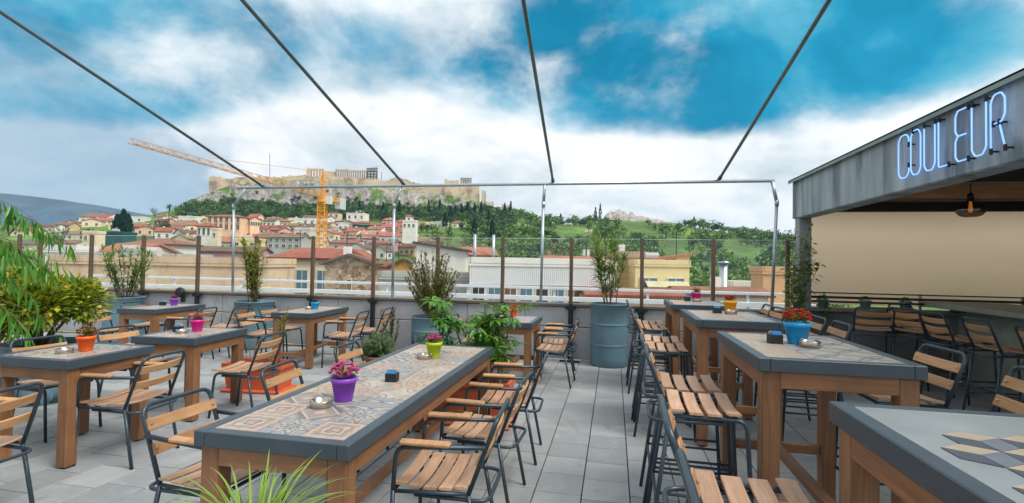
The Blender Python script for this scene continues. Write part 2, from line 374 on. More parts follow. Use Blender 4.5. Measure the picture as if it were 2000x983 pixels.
for a,c in (((0,23),(513,366)),((473,0),(788,365)),((1022,0),(1080,361)),((1620,0),(1405,357))):
    e=YP(*c,yb); d=ray(*a); k=(e[2]+.28*(yb-CAM[1])-CAM[2])/(d[2]+.28*d[1]); q=CAM+d*k
    e[2]=zb+.03; u=(q-e)/(e[1]-q[1]); far_=e+u*(yb-.6); ends.append(far_)
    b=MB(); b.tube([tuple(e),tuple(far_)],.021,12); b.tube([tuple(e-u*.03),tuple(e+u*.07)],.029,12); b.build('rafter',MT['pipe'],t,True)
b=MB(); b.tube([(ends[0][0]-.3,.6,ends[0][2]+.04),(2.4,.6,ends[3][2]+.04)],.026,10); b.build('ridge_beam',MT['galv'],t,True)
for x in (ends[0][0]-.2,2.3):
    b=MB(); b.tube([(x,.6,0.002),(x,.6,ends[0][2]+.04)],.026,10); b.build('pole',MT['galv'],t,True)
# ================================================================ bar pavilion on the right
fas=mat('troweled_grey_plaster',srgb(156,169,177),.78,0,.38,1.9,.4,14,dirt=((*srgb(92,104,112),1),2.2,.47,.85),stretch=(1,1.6,.22))
t=thing('bar_pavilion','grey plastered flat roof pavilion over the bar with reed ceiling','pavilion',(0,0,0))
b=MB(); b.box((2.76,4.6,2.55),(.22,6.9,.56),ch=.012); b.build('fascia',fas,t)
b=MB(); b.box((2.745,4.6,2.842),(.29,6.96,.022),ch=.004); b.box((2.603,4.6,2.825),(.006,6.96,.05)); b.build('roof_flashing',mat('verdigris_flashing',srgb(128,150,146),.5,.3,.2,3),t)
b=MB(); b.box((5.3,4.6,2.80),(4.86,6.9,.06)); b.build('roof_slab',fas,t)
b=MB(); b.box((2.76,7.93,1.135),(.17,.17,2.27),ch=.01); b.build('column',mat('pale_column_plaster',srgb(158,164,170),.75,0,.15,3,.2,20),t)
b=MB(); b.box((7.6,4.6,1.35),(.2,6.9,2.7)); b.build('side_wall',mat('pavilion_render',srgb(120,116,110),.85,0,.15,2),t)
darks=mat('dark_painted_beam',srgb(42,40,40),.5,.2,.15,6)
for y in (8.0,5.35,2.7):
    b=MB(); b.box((5.18,y,2.44),(4.62,.1,.14),ch=.006); b.build('ceiling_beam',darks,t)
b=MB(); b.box((5.2,8.27,2.62),(4.7,.08,.36)); b.build('header_board',darks,t)
reed=wood('reed_mat',srgb(120,84,52),srgb(196,152,100),'X',.7,1.5,.0)
b=MB()
for k in range(168):
    y=1.2+k*.0405; b.tube([(2.88,y,2.555+random.uniform(-.006,.006)),(7.45,y+random.uniform(-.02,.02),2.555+random.uniform(-.006,.006))],.019,6)
o=b.build('reed_ceiling',reed,t,True); o['kind']='stuff'
scr=bpy.data.materials.new('beige_screen_cloth'); scr.use_nodes=True; q=NT(scr.node_tree); pb=q.n['Principled BSDF']
co=q.node('ShaderNodeTexCoord').outputs['Object']; n=q.noise(q.vm('MULTIPLY',co,(1.2,1,22)),3,6,.65,.3); n_=q.noise(co,.8,4,.6)
q.set(pb.inputs['Base Color'],q.mix(q.rng(n_,.35,.7,0,.45),q.ramp(n,[(.3,srgb(206,178,146)),(.7,srgb(230,204,170))]),srgb(198,168,132))); pb.inputs['Roughness'].default_value=.9
trl=q.node('ShaderNodeBsdfTranslucent'); trl.inputs[0].default_value=(1,.88,.75,1); mxs=q.node('ShaderNodeMixShader'); mxs.inputs[0].default_value=.82; q.l.new(pb.outputs[0],mxs.inputs[1]); q.l.new(trl.outputs[0],mxs.inputs[2]); q.l.new(mxs.outputs[0],q.n['Material Output'].inputs[0])
b=MB()
nx=40
for k in range(nx):
    x0=2.93+k*4.55/nx; x1=2.93+(k+1)*4.55/nx
    y0=.006*math.sin(k*.3); y1=.006*math.sin((k+1)*.3)
    b.add([(x0,8.17+y0,1.0),(x1,8.17+y1,1.0),(x1,8.17+y1,2.52),(x0,8.17+y0,2.52),(x0,8.185+y0,1.0),(x1,8.185+y1,1.0),(x1,8.185+y1,2.52),(x0,8.185+y0,2.52)],[(0,1,2,3),(5,4,7,6),(3,2,6,7),(1,0,4,5)])
b.build('screen_cloth',scr,t,True)
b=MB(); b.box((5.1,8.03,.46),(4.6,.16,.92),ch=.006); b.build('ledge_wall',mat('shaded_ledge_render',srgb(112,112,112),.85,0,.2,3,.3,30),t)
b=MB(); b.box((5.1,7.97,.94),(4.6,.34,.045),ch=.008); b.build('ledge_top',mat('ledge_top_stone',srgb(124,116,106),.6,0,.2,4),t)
for z,h in ((1.045,.03),(1.11,.035),(1.175,.018)):
    b=MB(); b.box((5.1,8.06,z),(4.6,.03,h),ch=.004); b.build('ledge_rail',mat('brown_rail_%d'%int(z*1000),srgb(74,62,54),.5,.2,.15,6),t)
for x in (3.1,4.35,5.6,6.85):
    b=MB(); b.box((x,8.09,1.075),(.03,.025,.225)); b.build('ledge_rail_post',MT['galv'],t)
# neon sign
neon=mat('blue_neon_tube',srgb(120,170,255),.3,0,0,emit=(srgb(130,176,255),.75))
nt=thing('neon_sign','blue neon COULEUR lettering on the grey fascia','sign',(2.6,4.5,2.37))
G={'C':[[(1,.74),(1,.9),(.75,1),(.25,1),(0,.88),(0,.12),(.25,0),(.75,0),(1,.1),(1,.26)]],
'O':[[(.25,1),(0,.88),(0,.12),(.25,0),(.75,0),(1,.12),(1,.88),(.75,1),(.25,1)]],
'U':[[(0,1),(0,.12),(.25,0),(.75,0),(1,.12),(1,1)]],
'L':[[(.0,1),(.0,.0),(1,0)]],
'E':[[(1,1),(.2,1),(0,.9),(0,.6),(.2,.5),(.85,.5),(.2,.5),(0,.4),(0,.1),(.2,0),(1,0)]],
'R':[[(0,0),(0,.88),(.25,1),(.75,1),(1,.88),(1,.6),(.75,.48),(.2,.48)],[(.6,.48),(1,0)]]}
LY0=YP(1762,300,0)  # unused distance helper
Ys=[5.13,4.99,4.78,4.59,4.36,4.16,3.965]
Ws=[.11,.105,.115,.10,.12,.125,.125]
def nY(px):
    d=ray(px,(350-(px-1755)*.4)-40); return (CAM+d*((2.6-CAM[0])/d[0]))[1]
NP=[(1755,1775),(1779,1798),(1805,1826),(1833,1853),(1866,1891),(1898,1926),(1935,1963)]
Ys=[nY(a) for a,c in NP]; Ws=[nY(a)-nY(c) for a,c in NP]
for ch,y,wd in zip('COULEUR',Ys,Ws):
    b=MB()
    for st in G[ch]:
        pts=[(0,-(s*wd),t_*.39) for s,t_ in st]
        b.tube(fillet(pts,.018,4) if ch!='E' else fillet(pts,.01,3),.0056,8)
    lt=b.build('letter',neon,nt,True,(0,y-4.5,0))
    b=MB()
    for st in G[ch]:
        for s,t_ in (st[0],st[-1]):
            b.tube([(0,-s*wd,t_*.39),(.045,-s*wd,t_*.39)],.0075,8); b.tube([(0.0,-s*wd,t_*.39-.022),(0.0,-s*wd,t_*.39+.022)],.0105,8)
    b.build('electrode',MT['black'],lt)
# pendant lamp
lx,ly=3.42,5.5
t=thing('pendant_lamp','smoked glass pendant lamp with glowing filament bulb under the reed ceiling','lamp',(lx,ly,2.06))
sm=bpy.data.materials.new('smoked_glass'); sm.use_nodes=True; q=NT(sm.node_tree); q.n.clear(); oo=q.node('ShaderNodeOutputMaterial'); a_=q.node('ShaderNodeBsdfTransparent'); a_.inputs[0].default_value=(.42,.33,.22,1); g_=q.node('ShaderNodeBsdfGlossy'); g_.inputs['Roughness'].default_value=.05; x_=q.node('ShaderNodeMixShader'); x_.inputs[0].default_value=.14; q.l.new(a_.outputs[0],x_.inputs[1]); q.l.new(g_.outputs[0],x_.inputs[2]); q.l.new(x_.outputs[0],oo.inputs[0])
b=MB(); b.lathe([(.05,0),(.085,.012),(.112,.045),(.118,.075),(.1,.105),(.055,.13),(.028,.15),(.024,.2)],28,cap0=False,cap1=False); b.build('shade',sm,t,True)
b=MB(); b.lathe([(.02,.15),(.026,.16),(.026,.22),(.012,.235)],16); b.tube([(0,0,.23),(0,0,.5)],.006,8); b.build('cord',MT['black'],t,True)
b=MB(); b.lathe([(.004,.045),(.014,.052),(.019,.07),(.015,.1),(.011,.13),(.011,.15)],14); b.build('bulb',mat('warm_filament',(1,.6,.2),.3,0,0,emit=((1,.45,.12),.35)),t,True)
# bar counter
cc=mat('counter_concrete',srgb(146,152,142),.7,0,.14,3,.2,30,dirt=((*srgb(110,114,106),1),2,.55,.5))
t=thing('bar_counter','pale green grey concrete bar counter under the pavilion roof','counter',(4.6,5.6,0))
b=MB(); b.box((.33,.35,1.05),(1.1,4.6,.065),ch=.01); b.build('counter_top',cc,t)
b=MB(); b.box((.5,.35,.51),(.7,4.4,1.02),ch=.01); b.build('counter_body',cc,t)
# ================================================================ patterned cement tiles
PAL=[[srgb(196,170,160),srgb(150,108,104),srgb(206,196,184),srgb(120,130,140),srgb(186,150,120)],
[srgb(188,196,186),srgb(140,158,140),srgb(206,190,172),srgb(168,128,112),srgb(210,204,192)],
[srgb(150,160,172),srgb(92,104,122),srgb(200,196,188),srgb(176,150,130),srgb(120,126,136)],
[srgb(206,180,150),srgb(170,118,84),srgb(214,202,184),srgb(128,92,84),srgb(196,160,120)],
[srgb(200,188,176),srgb(176,140,140),srgb(150,150,150),srgb(210,196,182),srgb(120,112,116)]]
def cement(name,kind,pal,sx=.1):
    m=bpy.data.materials.new(name); m.use_nodes=True; t=NT(m.node_tree); b=t.n['Principled BSDF']
    co=t.vm('SCALE',t.node('ShaderNodeTexCoord').outputs['Object'],scale=1/sx)
    x,y,_=t.sep(co); ax,ay=t.m('ABSOLUTE',x),t.m('ABSOLUTE',y)
    r=t.vm('LENGTH',t.comb(x,y,0.)); a=t.m('ARCTAN2',y,x)
    if kind=='star': v=t.m('MULTIPLY',r,t.m('MULTIPLY_ADD',t.m('COSINE',t.m('MULTIPLY',a,8)),.28,.9))
    elif kind=='flower': v=t.m('DIVIDE',t.m('MULTIPLY',r,.72),t.m('MULTIPLY_ADD',t.m('ABSOLUTE',t.m('COSINE',t.m('MULTIPLY',a,3))),.5,.5))
    elif kind=='diag': v=t.m('MULTIPLY',t.m('ADD',ax,ay),.55)
    elif kind=='square': v=t.m('ADD',t.m('MAXIMUM',ax,ay),t.m('MULTIPLY',t.m('SINE',t.m('MULTIPLY',t.m('ADD',x,y),9)),.05))
    elif kind=='corner': v=t.m('MULTIPLY',t.vm('LENGTH',t.comb(t.m('SUBTRACT',ax,1),t.m('SUBTRACT',ay,1),0.)),.75)
    elif kind=='petal': v=t.m('MINIMUM',t.m('ABSOLUTE',t.m('SUBTRACT',t.m('MULTIPLY',ax,ax),ay)),t.m('ABSOLUTE',t.m('SUBTRACT',t.m('MULTIPLY',ay,ay),ax)))
    else: v=t.m('ADD',t.m('MULTIPLY',ax,.4),t.m('MULTIPLY',t.m('SINE',t.m('MULTIPLY',y,5)),.3))
    if kind=='plain': c=t.ramp(t.noise(co,1.2,4,.6),[(.3,pal[0]),(.7,pal[2])])
    elif kind=='petal': c=t.ramp(v,[(0,pal[1]),(.11,pal[2]),(1,pal[2])],'CONSTANT')
    else: c=t.ramp(v,[(0,pal[0]),(.2,pal[1]),(.34,pal[2]),(.52,pal[3]),(.6,pal[4]),(.8,pal[2]),(.92,pal[0])],'CONSTANT')
    wn=t.noise(co,2.2,5,.65,.6); c=t.mix(t.rng(wn,.35,.7,.12,.6),c,srgb(168,156,144)); c=t.vm('SCALE',c,scale=.72); b.inputs['Specular IOR Level'].default_value=.4
    t.set(b.inputs['Base Color'],c); t.set(b.inputs['Roughness'],t.rng(wn,.3,.7,.34,.55)); return m
KINDS=['star','flower','diag','square','corner','wave']
CEM=[cement('cement_tile_%s_%d'%(k,i),k,PAL[(i+j)%5]) for j,k in enumerate(KINDS) for i in (0,2)]
CEMP=[cement('pale_petal_tile',"petal",[g3(.5),srgb(88,96,106),srgb(190,188,180)]*2),cement('grey_petal_tile',"petal",[g3(.5),srgb(104,110,118),srgb(174,174,170)]*2)]
CEMB=[cement('beige_tile_%d'%i,'plain',[srgb(196,176,150),0,srgb(170,152,132)]) for i in range(2)]+[cement('grey_tile_%d'%i,'plain',[srgb(176,180,180),0,srgb(150,155,158)]) for i in range(2)]
tile_me={}
def tile_mesh(m_,sx,sy):
    k=(m_.name,round(sx,3),round(sy,3))
    if k not in tile_me:
        b=MB(); b.box((0,0,0),(sx-.004,sy-.004,.014),ch=.0015); tile_me[k]=b.mesh('table_tile',m_)
    return tile_me[k]
groutm=mat('table_grout',srgb(120,112,104),.8)
slabm=mat('grey_table_slab',srgb(122,129,131),.5,0,.2,3.,.05,40)
def table(label,cx,cy,rz,wd,ln,h,nx,ny,style,stretch=False,bar_=False,group=None):
    t=thing('bar_table' if bar_ else 'dining_table',label,'table',(cx,cy,0),rz,group)
    th=.068; bw=.055; hx,hy=wd/2,ln/2
    for s in(-1,1):
        b=MB(); b.box((s*(hx-bw/2),0,h-th/2),(bw,ln,th),ch=.004); b.build('frame_edge',MT['frame'],t)
        b=MB(); b.box((0,s*(hy-bw/2),h-th/2),(wd-2*bw-.001,bw,th-.002),ch=.003); b.build('frame_edge',MT['frame'],t)
    b=MB(); b.box((0,0,h-.03),(wd-2*bw+.004,ln-2*bw+.004,.03)); b.build('top_board',groutm,t)
    iw,il=wd-2*bw,ln-2*bw
    if style=='cubes':
        b=MB(); b.box((0,0,h-.011),(iw-.004,il-.004,.016)); b.build('slab',slabm,t)
        s=.078; hh=s*math.sqrt(3)/2
        tones=[mat('cube_tile_pale',srgb(156,144,126),.45,0,.15,20),mat('cube_tile_blue',srgb(66,74,84),.45,0,.14,20),mat('cube_tile_mid',srgb(98,106,116),.45,0,.14,20)]
        shapes=[[(0,0),(hh,s/2),(0,s),(-hh,s/2)],[(0,0),(-hh,s/2),(-hh,-s/2),(0,-s)],[(0,0),(0,-s),(hh,-s/2),(hh,s/2)]]
        mes=[]
        for q,mm in zip(shapes,tones):
            b=MB(); cxm=sum(p[0] for p in q)/4; cym=sum(p[1] for p in q)/4
            b.prism([((p[0]-cxm)*.965+cxm,(p[1]-cym)*.965+cym) for p in q],-.004,.0012); mes.append(b.mesh('rhombus_tile',mm))
        for j in range(-5,6):
            for i in range(-5,6):
                x=i*2*hh+(j%2)*hh; y=j*s*1.5
                if x>-iw/2+.1 and x<iw/2-.07 and -il/2+.1<y<il/2-.2:
                    for me in mes: put('rhombus_tile',me,t,(x,y,h-.002))
    else:
        sx,sy=iw/nx,il/ny
        rr=random.Random(label)
        for i in range(nx):
            for j in range(ny):
                if style=='patch': m_=rr.choice(CEM)
                elif style=='petal': m_=CEMB[rr.randrange(2)] if i==0 else rr.choice(CEMP)
                elif style=='beige': m_=rr.choice(CEMB[:2]+CEM[:2]+CEM[8:10])
                else: m_=rr.choice(CEMB[2:]+CEM[:1]+CEM[6:7])
                put('table_tile',tile_mesh(m_,sx,sy),t,(-iw/2+(i+.5)*sx,-il/2+(j+.5)*sy,h-.0095+rr.uniform(-.0008,.0008)),rr.choice((0,math.pi)) )
    L=.085; o=.022; zt=h-th
    lx,ly=hx-o-L/2,hy-o-L/2
    for sx_ in(-1,1):
        for sy_ in(-1,1):
            b=MB(); b.box((0,0,0),(L,L,zt-.012),ch=.004); lg=b.build('leg',MT['wood'],t,False,(sx_*lx,sy_*ly,(zt-.012)/2+.012))
            b=MB(); b.lathe([(.022,0),(.022,.014)],12); b.build('foot_pad',MT['black'],lg,False,(0,0,-(zt-.012)/2-.012))
    ah=.085
    for s in(-1,1):
        b=MB(); b.box((s*(hx-o-.02),0,zt-ah/2),(.036,2*ly-L,ah),ch=.003); b.build('apron',MT['woody'],t)
        b=MB(); b.box((0,s*(hy-o-.02),zt-ah/2),(2*lx-L,.036,ah),ch=.003); b.build('apron',MT['woodx'],t)
    if stretch:
        zs=.33 if bar_ else .19
        for s in(-1,1):
            b=MB(); b.box((0,s*ly,zs),(2*lx-L,.04,.06),ch=.003); b.build('stretcher',MT['woodx'],t)
        b=MB(); b.box((0,0,zs),(.06,2*ly-.04,.045),ch=.003); b.build('stretcher',MT['woody'],t)
    return t
GT='tiled dining tables'; GB='tall tiled bar tables'
table('long tiled table with patchwork of faded patterned tiles and two flower pots',-1.39,2.975,0,.74,2.48,.78,3,11,'patch',True,group=GT)
table('square tiled table carrying the orange pot with rust flowers',-4.14,3.07,.02,.72,.70,.78,3,3,'patch',group=GT)
table('square tiled table behind the bottom left armchair, cut by picture edge',-4.02,1.92,0,.72,.70,.78,3,3,'patch',group=GT)
table('tiled table carrying the hot pink pot beside terracotta trough',-4.13,4.17,.09,.66,.76,.78,3,3,'beige',group=GT)
table('tiled table carrying the small purple pot near the parapet',-6.71,6.28,.08,.62,.98,.78,3,4,'grey',group=GT)
table('tiled table carrying the small sky blue pot near the parapet',-4.43,6.66,.08,.62,1.14,.78,3,5,'grey',True,group=GT)
table('tiled table with orange pot half hidden behind the glossy umbrella plant',-1.30,6.52,0,.66,.90,.78,3,4,'grey',True,group=GT)
table('tall table with grey top inlaid with a tumbling cube pattern',1.12,1.20,0,.74,1.14,1.08,1,1,'cubes',True,True,GB)
table('tall petal tiled table carrying the blue pot of red flowers',1.11,3.09,0,.74,1.04,1.08,3,4,'petal',True,True,GB)
table('tall tiled table carrying the yellow pot of red flowers',1.07,4.86,0,.71,1.02,1.08,3,4,'beige',True,True,GB)
table('tall tiled table carrying the magenta pot nearest the windscreen',1.04,6.44,0,.70,.90,1.08,3,4,'grey',True,True,GB)
# ================================================================ chairs (face +X, origin on the floor)
SLATS={}
def slat_mesh(kind,L,W,bow,mt):
    k=(kind,L,W,bow)
    if k in SLATS: return SLATS[k]
    b=MB(); n=8; th=.013; vs=[]
    for i in range(n+1):
        u=i/n*2-1; y=u*L/2; d=bow*(1-u*u)
        c=.003
        prof=[(-W/2+c,-th/2),(W/2-c,-th/2),(W/2,-th/2+c),(W/2,th/2-c),(W/2-c,th/2),(-W/2+c,th/2),(-W/2,th/2-c),(-W/2,-th/2+c)]
        for p,q in prof: vs.append((p,y,q-d) if kind=='seat' else (q-d,y,p))
    fs=[]
    for i in range(n):
        for k_ in range(8): fs.append((i*8+k_,i*8+(k_+1)%8,(i+1)*8+(k_+1)%8,(i+1)*8+k_))
    fs+=[tuple(range(8))[::-1],tuple(n*8+k_ for k_ in range(8))]
    b.add(vs,fs); SLATS[k]=b.mesh('slat',mt); return SLATS[k]
boltm=MB(); boltm.lathe([(.0065,0),(.0065,.002),(.004,.0045)],8); bolt=boltm.mesh('bolt',MT['chrome'])
def seating(kind):
    hi=kind=='stool'; z0=.755 if hi else .425; ztop=1.06 if hi else .79
    W=.2; t=thing('bar_stool' if hi else ('armchair' if kind=='arm' else 'side_chair'),'x','chair')
    xr=-.165; lean=-.115 if hi else -.135
    rf=-.27 if hi else -.25; ff=.235 if hi else .20
    T=MT['steel']; r=.0115
    for s in(-1,1):
        b=MB(); b.tube([(rf,s*(W+.012),0.001),(xr,s*W,z0)],r,8); b.build('leg',T,t,True)
    yk=[(xr,-W,z0-.005),(xr+lean*.96,-W,ztop-.012),(xr+lean,-W+.03,ztop),(xr+lean,W-.03,ztop),(xr+lean*.96,W,ztop-.012),(xr,W,z0-.005)]
    b=MB(); b.tube(fillet([(xr,-W,z0-.005),(xr+lean,-W,ztop),(xr+lean,W,ztop),(xr,W,z0-.005)],.06,6),r,8); b.build('back_frame',T,t,True)
    # hoop behind the seat
    b=MB(); b.tube(fillet([(.1,-W+.004,z0-.02),(xr-.10,-W+.004,z0-.03),(xr-.10,W-.004,z0-.03),(.1,W-.004,z0-.02)],.075,6),r*.9,8); b.build('seat_hoop',T,t,True)
    if kind=='arm':
        for s in(-1,1):
            b=MB(); b.tube([(ff+.01,s*(W+.022),.001),(ff,s*(W+.022),.44)],r,8); b.build('leg',T,t,True)
            b=MB(); b.tube(fillet([(ff,s*(W+.022),.43),(ff-.012,s*(W+.022),.635),(xr-.085,s*(W+.012),.655)],.055,6),r,8); b.tube([(ff,s*(W+.02),z0),(xr,s*W,z0)],r*.85,8); b.build('arm_frame',T,t,True)
            b=MB(); b.box((.045,s*(W+.022),.662),(.25,.048,.022),Matrix.Rotation(-.05*0,3,'Y'),0,.007); b.build('armrest',MT['slatback'],t)
        b=MB(); b.tube([(ff,-W-.02,z0),(ff,W+.02,z0)],r*.85,8); b.build('front_rail',T,t,True)
    else:
        for s in(-1,1):
            b=MB(); b.tube(fillet([(xr,s*W,z0),(ff-.03,s*W,z0+.003),(ff+.012,s*(W+.008),.001)],.055,6),r,8); b.build('leg',T,t,True)
        b=MB(); b.tube([(ff-.07,-W,z0),(ff-.07,W,z0)],r*.8,8); b.build('front_rail',T,t,True)
    if hi:
        zf=.30
        fx=lambda z:ff-.03+.042*(1-z/z0); rx=lambda z:xr+(rf-xr)*(1-z/z0)
        for s in(-1,1):
            for z in(zf,zf+.055):
                b=MB(); b.tube([(rx(z),s*(W+.006),z),(fx(z),s*(W+.004),z)],.008,8); b.build('rung',T,t,True)
        b=MB(); b.tube([(fx(zf-.06),-W,zf-.06),(fx(zf-.06),W,zf-.06)],.009,8); b.build('foot_rest',T,t,True)
        b=MB(); b.tube([(rx(zf),-W,zf),(rx(zf),W,zf)],.008,8); b.build('rung',T,t,True)
    ns=4 if hi else 5; sm=slat_mesh('seat',.425,.068 if hi else .064,.014,MT['slat'])
    x0,x1=(-.125,.145) if hi else (-.13,.17)
    for k in range(ns):
        u=k/(ns-1); o=put('seat_slat',sm,t,(x0+(x1-x0)*u,0,z0+.021+.012*(2*u-1)**2))
    bm_=slat_mesh('back',.405,.058,.022,MT['slatback'])
    for u in ((.42,.74) if hi else (.45,.76)):
        o=put('back_slat',bm_,t,(xr+lean*u+.012,0,z0+(ztop-z0)*u)); o.rotation_euler=(0,math.atan2(lean,(ztop-z0)),0)
        for s in(-1,1):
            q=put('bolt',bolt,o,(.0055,s*.182,0)); q.rotation_euler=(0,math.pi/2,0)
    return t
PROTO={}
def seat(kind,x,y,face,label,group,jit=.0):
    if kind not in PROTO: PROTO[kind]=o=seating(kind)
    else: o=copy_tree(PROTO[kind])
    o.location=(x,y,0); o.rotation_euler=(0,0,face+jit); tag(o,label,'bar stool' if kind=='stool' else 'chair',group); return o
E_,W_=0.,math.pi
GC='slatted terrace chairs'; GS='slatted bar stools at the tall tables'; GK='stools at the bar counter'
for a in [
('arm',-.82,2.37,W_,'slatted armchair on the aisle side of the long table opposite the purple pot',.06),
('arm',-.82,3.10,W_,'middle slatted armchair on the aisle side of the long table',-.04),
('arm',-.80,3.86,W_,'slatted armchair by the umbrella plant end of the long table',.05),
('arm',-1.95,2.12,E_,'slatted armchair behind the long table next to the grassy tuft',-.05),
('side',-1.97,3.00,E_,'middle slatted chair behind the long table facing the aisle',.06),
('side',-1.97,3.88,E_,'slatted chair behind the long table nearest the rosemary bush',.0),
('arm',-3.62,3.06,W_,'slatted armchair pulled up to the table with the orange rust flower pot',.08),
('side',-4.70,3.36,E_,'slatted chair on the euonymus side of the table with the orange pot',-.1),
('arm',-3.52,1.98,W_,'slatted armchair at the table cut off by the bottom left corner',.05),
('side',-3.56,4.22,W_,'slatted chair beside the terracotta trough at the hot pink pot table',.1),
('side',-4.78,4.16,E_,'slatted chair across from the terracotta trough at the hot pink pot table',-.05),
('side',-7.28,5.95,E_,'slatted chair at the purple pot table, near end by the euonymus',.1),
('side',-7.33,6.58,E_,'slatted chair at the purple pot table, far end by the drum planter',.05),
('arm',-6.12,6.15,W_,'slatted armchair on the open side of the purple pot table',.1),
('side',-6.02,6.72,W_,'slatted chair on the open side of the purple pot table near the parapet',.12),
('arm',-5.02,6.32,E_,'slatted armchair at the sky blue pot table beside the oleander drum',.1),
('side',-5.05,6.85,E_,'slatted chair at the sky blue pot table backing on the parapet drum',.05),
('arm',-3.82,6.52,W_,'slatted armchair at the sky blue pot table near the rosemary bush',.1),
('side',-3.72,7.12,W_,'slatted chair at the sky blue pot table close to the parapet',.12),
('arm',-.72,6.30,W_,'slatted armchair at the umbrella plant table facing the plant, aisle end',-.05),
('arm',-.74,6.86,W_,'slatted armchair at the umbrella plant table near the windscreen post',.06),
('side',-1.86,6.62,E_,'slatted chair behind the umbrella plant leaves',.1)]:
    seat(a[0],a[1],a[2],a[3],a[4],GC,a[5])
for x,y,f_,l in [
(.47,1.04,E_,'slatted bar stool at the cube patterned table, end away from the windscreen'),
(.47,1.58,E_,'slatted bar stool at the cube patterned table, second one along the aisle'),
(.49,2.78,E_,'slatted bar stool on the aisle side of the blue pot table, nearer the cube table'),
(.49,3.26,E_,'slatted bar stool on the aisle side of the blue pot table, nearer the yellow pot'),
(.50,4.70,E_,'slatted bar stool on the aisle side of the yellow pot table, nearer the blue pot'),
(.50,5.18,E_,'slatted bar stool on the aisle side of the yellow pot table, nearer the drum'),
(.48,6.22,E_,'slatted bar stool on the aisle side of the magenta pot table beside the blue drum'),
(.48,6.68,E_,'slatted bar stool on the aisle side of the magenta pot table by the parapet'),
(1.72,2.66,W_,'slatted bar stool on the pavilion side of the blue pot table, nearer the cube table'),
(1.70,3.34,W_,'slatted bar stool on the pavilion side of the blue pot table, seat half under it'),
(1.70,4.72,W_,'slatted bar stool on the pavilion side of the yellow pot table, nearer the red flowers'),
(1.70,5.22,W_,'slatted bar stool on the pavilion side of the yellow pot table, nearer the vine'),
(1.66,6.22,W_,'slatted bar stool on the pavilion side of the magenta pot table, nearer the yellow pot'),
(1.66,6.70,W_,'slatted bar stool on the pavilion side of the magenta pot table, nearer the parapet')]:
    seat('stool',x,y,f_,l,GS,random.uniform(-.06,.06))
for x,y,f_,l in [
(3.25,7.05,R_(75),'dark shaded stool facing the planted ledge under the pavilion'),
(3.75,6.95,R_(20),'stool at the far end of the bar counter by the ledge'),
(3.78,6.30,E_,'honey coloured stool drawn up to the bar counter near its far end'),
(4.02,7.45,R_(-60),'shaded stool in the corner between ledge and bar counter'),
(3.80,5.62,E_,'honey coloured stool at the middle of the bar counter'),
(3.82,4.95,E_,'honey coloured stool at the bar counter by the picture edge')]:
    seat('stool',x,y,f_,l,GK,random.uniform(-.1,.1))
# ================================================================ things on the tables
lf_succ=leafmat('succulent_leaf',[srgb(52,92,38),srgb(88,128,52),srgb(120,150,70)])
def flower_pot(x,y,z,label,pcol,fcol,rt=.062,h=.115,fr=.075,n=70,green=None,dry=False):
    t=thing('flower_pot',label,'flower pot',(x,y,z),0,'coloured flower pots on the tables')
    pm=mat('pot_'+label[:14].replace(' ','_'),pcol,.45,0,.06,8)
    b=MB(); b.lathe([(rt*.66,0),(rt*.68,.003),(rt*.93,h*.8),(rt*.95,h*.8),(rt,h*.815),(rt*1.02,h),(rt*.94,h),(rt*.9,h*.85)],32,cap1=False); b.build('pot',pm,t,True)
    b=MB(); b.lathe([(.001,h*.84),(rt*.9,h*.86)],20,cap0=False,cap1=False); b.build('soil',MT['soil'],t)
    rr=random.Random(label)
    b=MB()
    for k in range(60):
        a=rr.uniform(0,6.283); e=rr.uniform(.1,1.2); d=Vector((math.cos(a)*math.cos(e),math.sin(a)*math.cos(e),math.sin(e)))
        b.leaf(Vector((0,0,h))+d*rr.uniform(.01,fr*.55),d,(0,0,1),rr.uniform(.025,.05),rr.uniform(.016,.026),.25)
    b.build('foliage',green or lf_succ,t)
    fm=leafmat('petal_'+label[:14].replace(' ','_'),fcol,.5,.25); b=MB()
    for k in range(n):
        a=rr.uniform(0,6.283); e=math.asin(rr.uniform(.12,1)); q=fr*rr.uniform(.8,1.05)
        c=Vector((math.cos(a)*math.cos(e)*q,math.sin(a)*math.cos(e)*q,h+.012+math.sin(e)*q*.85))
        if dry: b.leaf(c,(rr.uniform(-1,1),rr.uniform(-1,1),rr.uniform(.2,1)),(0,0,1),.03,.014,.2)
        else:
            for j in range(5):
                aa=j*1.257+k; dd=Vector((math.cos(aa),math.sin(aa),.5)); b.leaf(c,dd,(0,0,1),.013,.011,.1,0,1)
            b.ball(c+Vector((0,0,.002)),.0055)
    b.build('blossom',fm,t)
    return t
pink=[srgb(206,46,130),srgb(228,84,160),srgb(180,24,104)]
red=[srgb(206,18,22),srgb(228,40,30),srgb(160,8,16)]
flower_pot(-1.39,2.33,.7785,'purple pot of pink blossoms on the long tiled table',srgb(134,62,186),pink,.068,.125,.078,95)
flower_pot(-1.36,3.62,.7785,'lime green pot of magenta blossoms on the long tiled table',srgb(172,192,22),pink,.064,.12,.062,70)
flower_pot(-4.07,3.08,.7785,'bright orange pot of rust coloured flowers on a square table',srgb(240,98,22),[srgb(150,84,40),srgb(110,96,44),srgb(176,70,38)],.063,.118,.066,110,dry=True)
flower_pot(-4.15,4.24,.7785,'hot pink pot of pale pink blossoms',srgb(226,20,140),[srgb(206,90,140),srgb(228,130,170),srgb(170,60,110)],.064,.118,.062,75)
flower_pot(-6.70,6.45,.7785,'small purple pot of crimson flowers near the parapet',srgb(140,72,196),[srgb(170,24,70),srgb(200,50,90)],.062,.11,.05,45)
flower_pot(-4.44,6.74,.7785,'small sky blue pot of dark pink flowers near the parapet',srgb(20,160,214),[srgb(190,70,110),srgb(150,40,60)],.062,.105,.045,36)
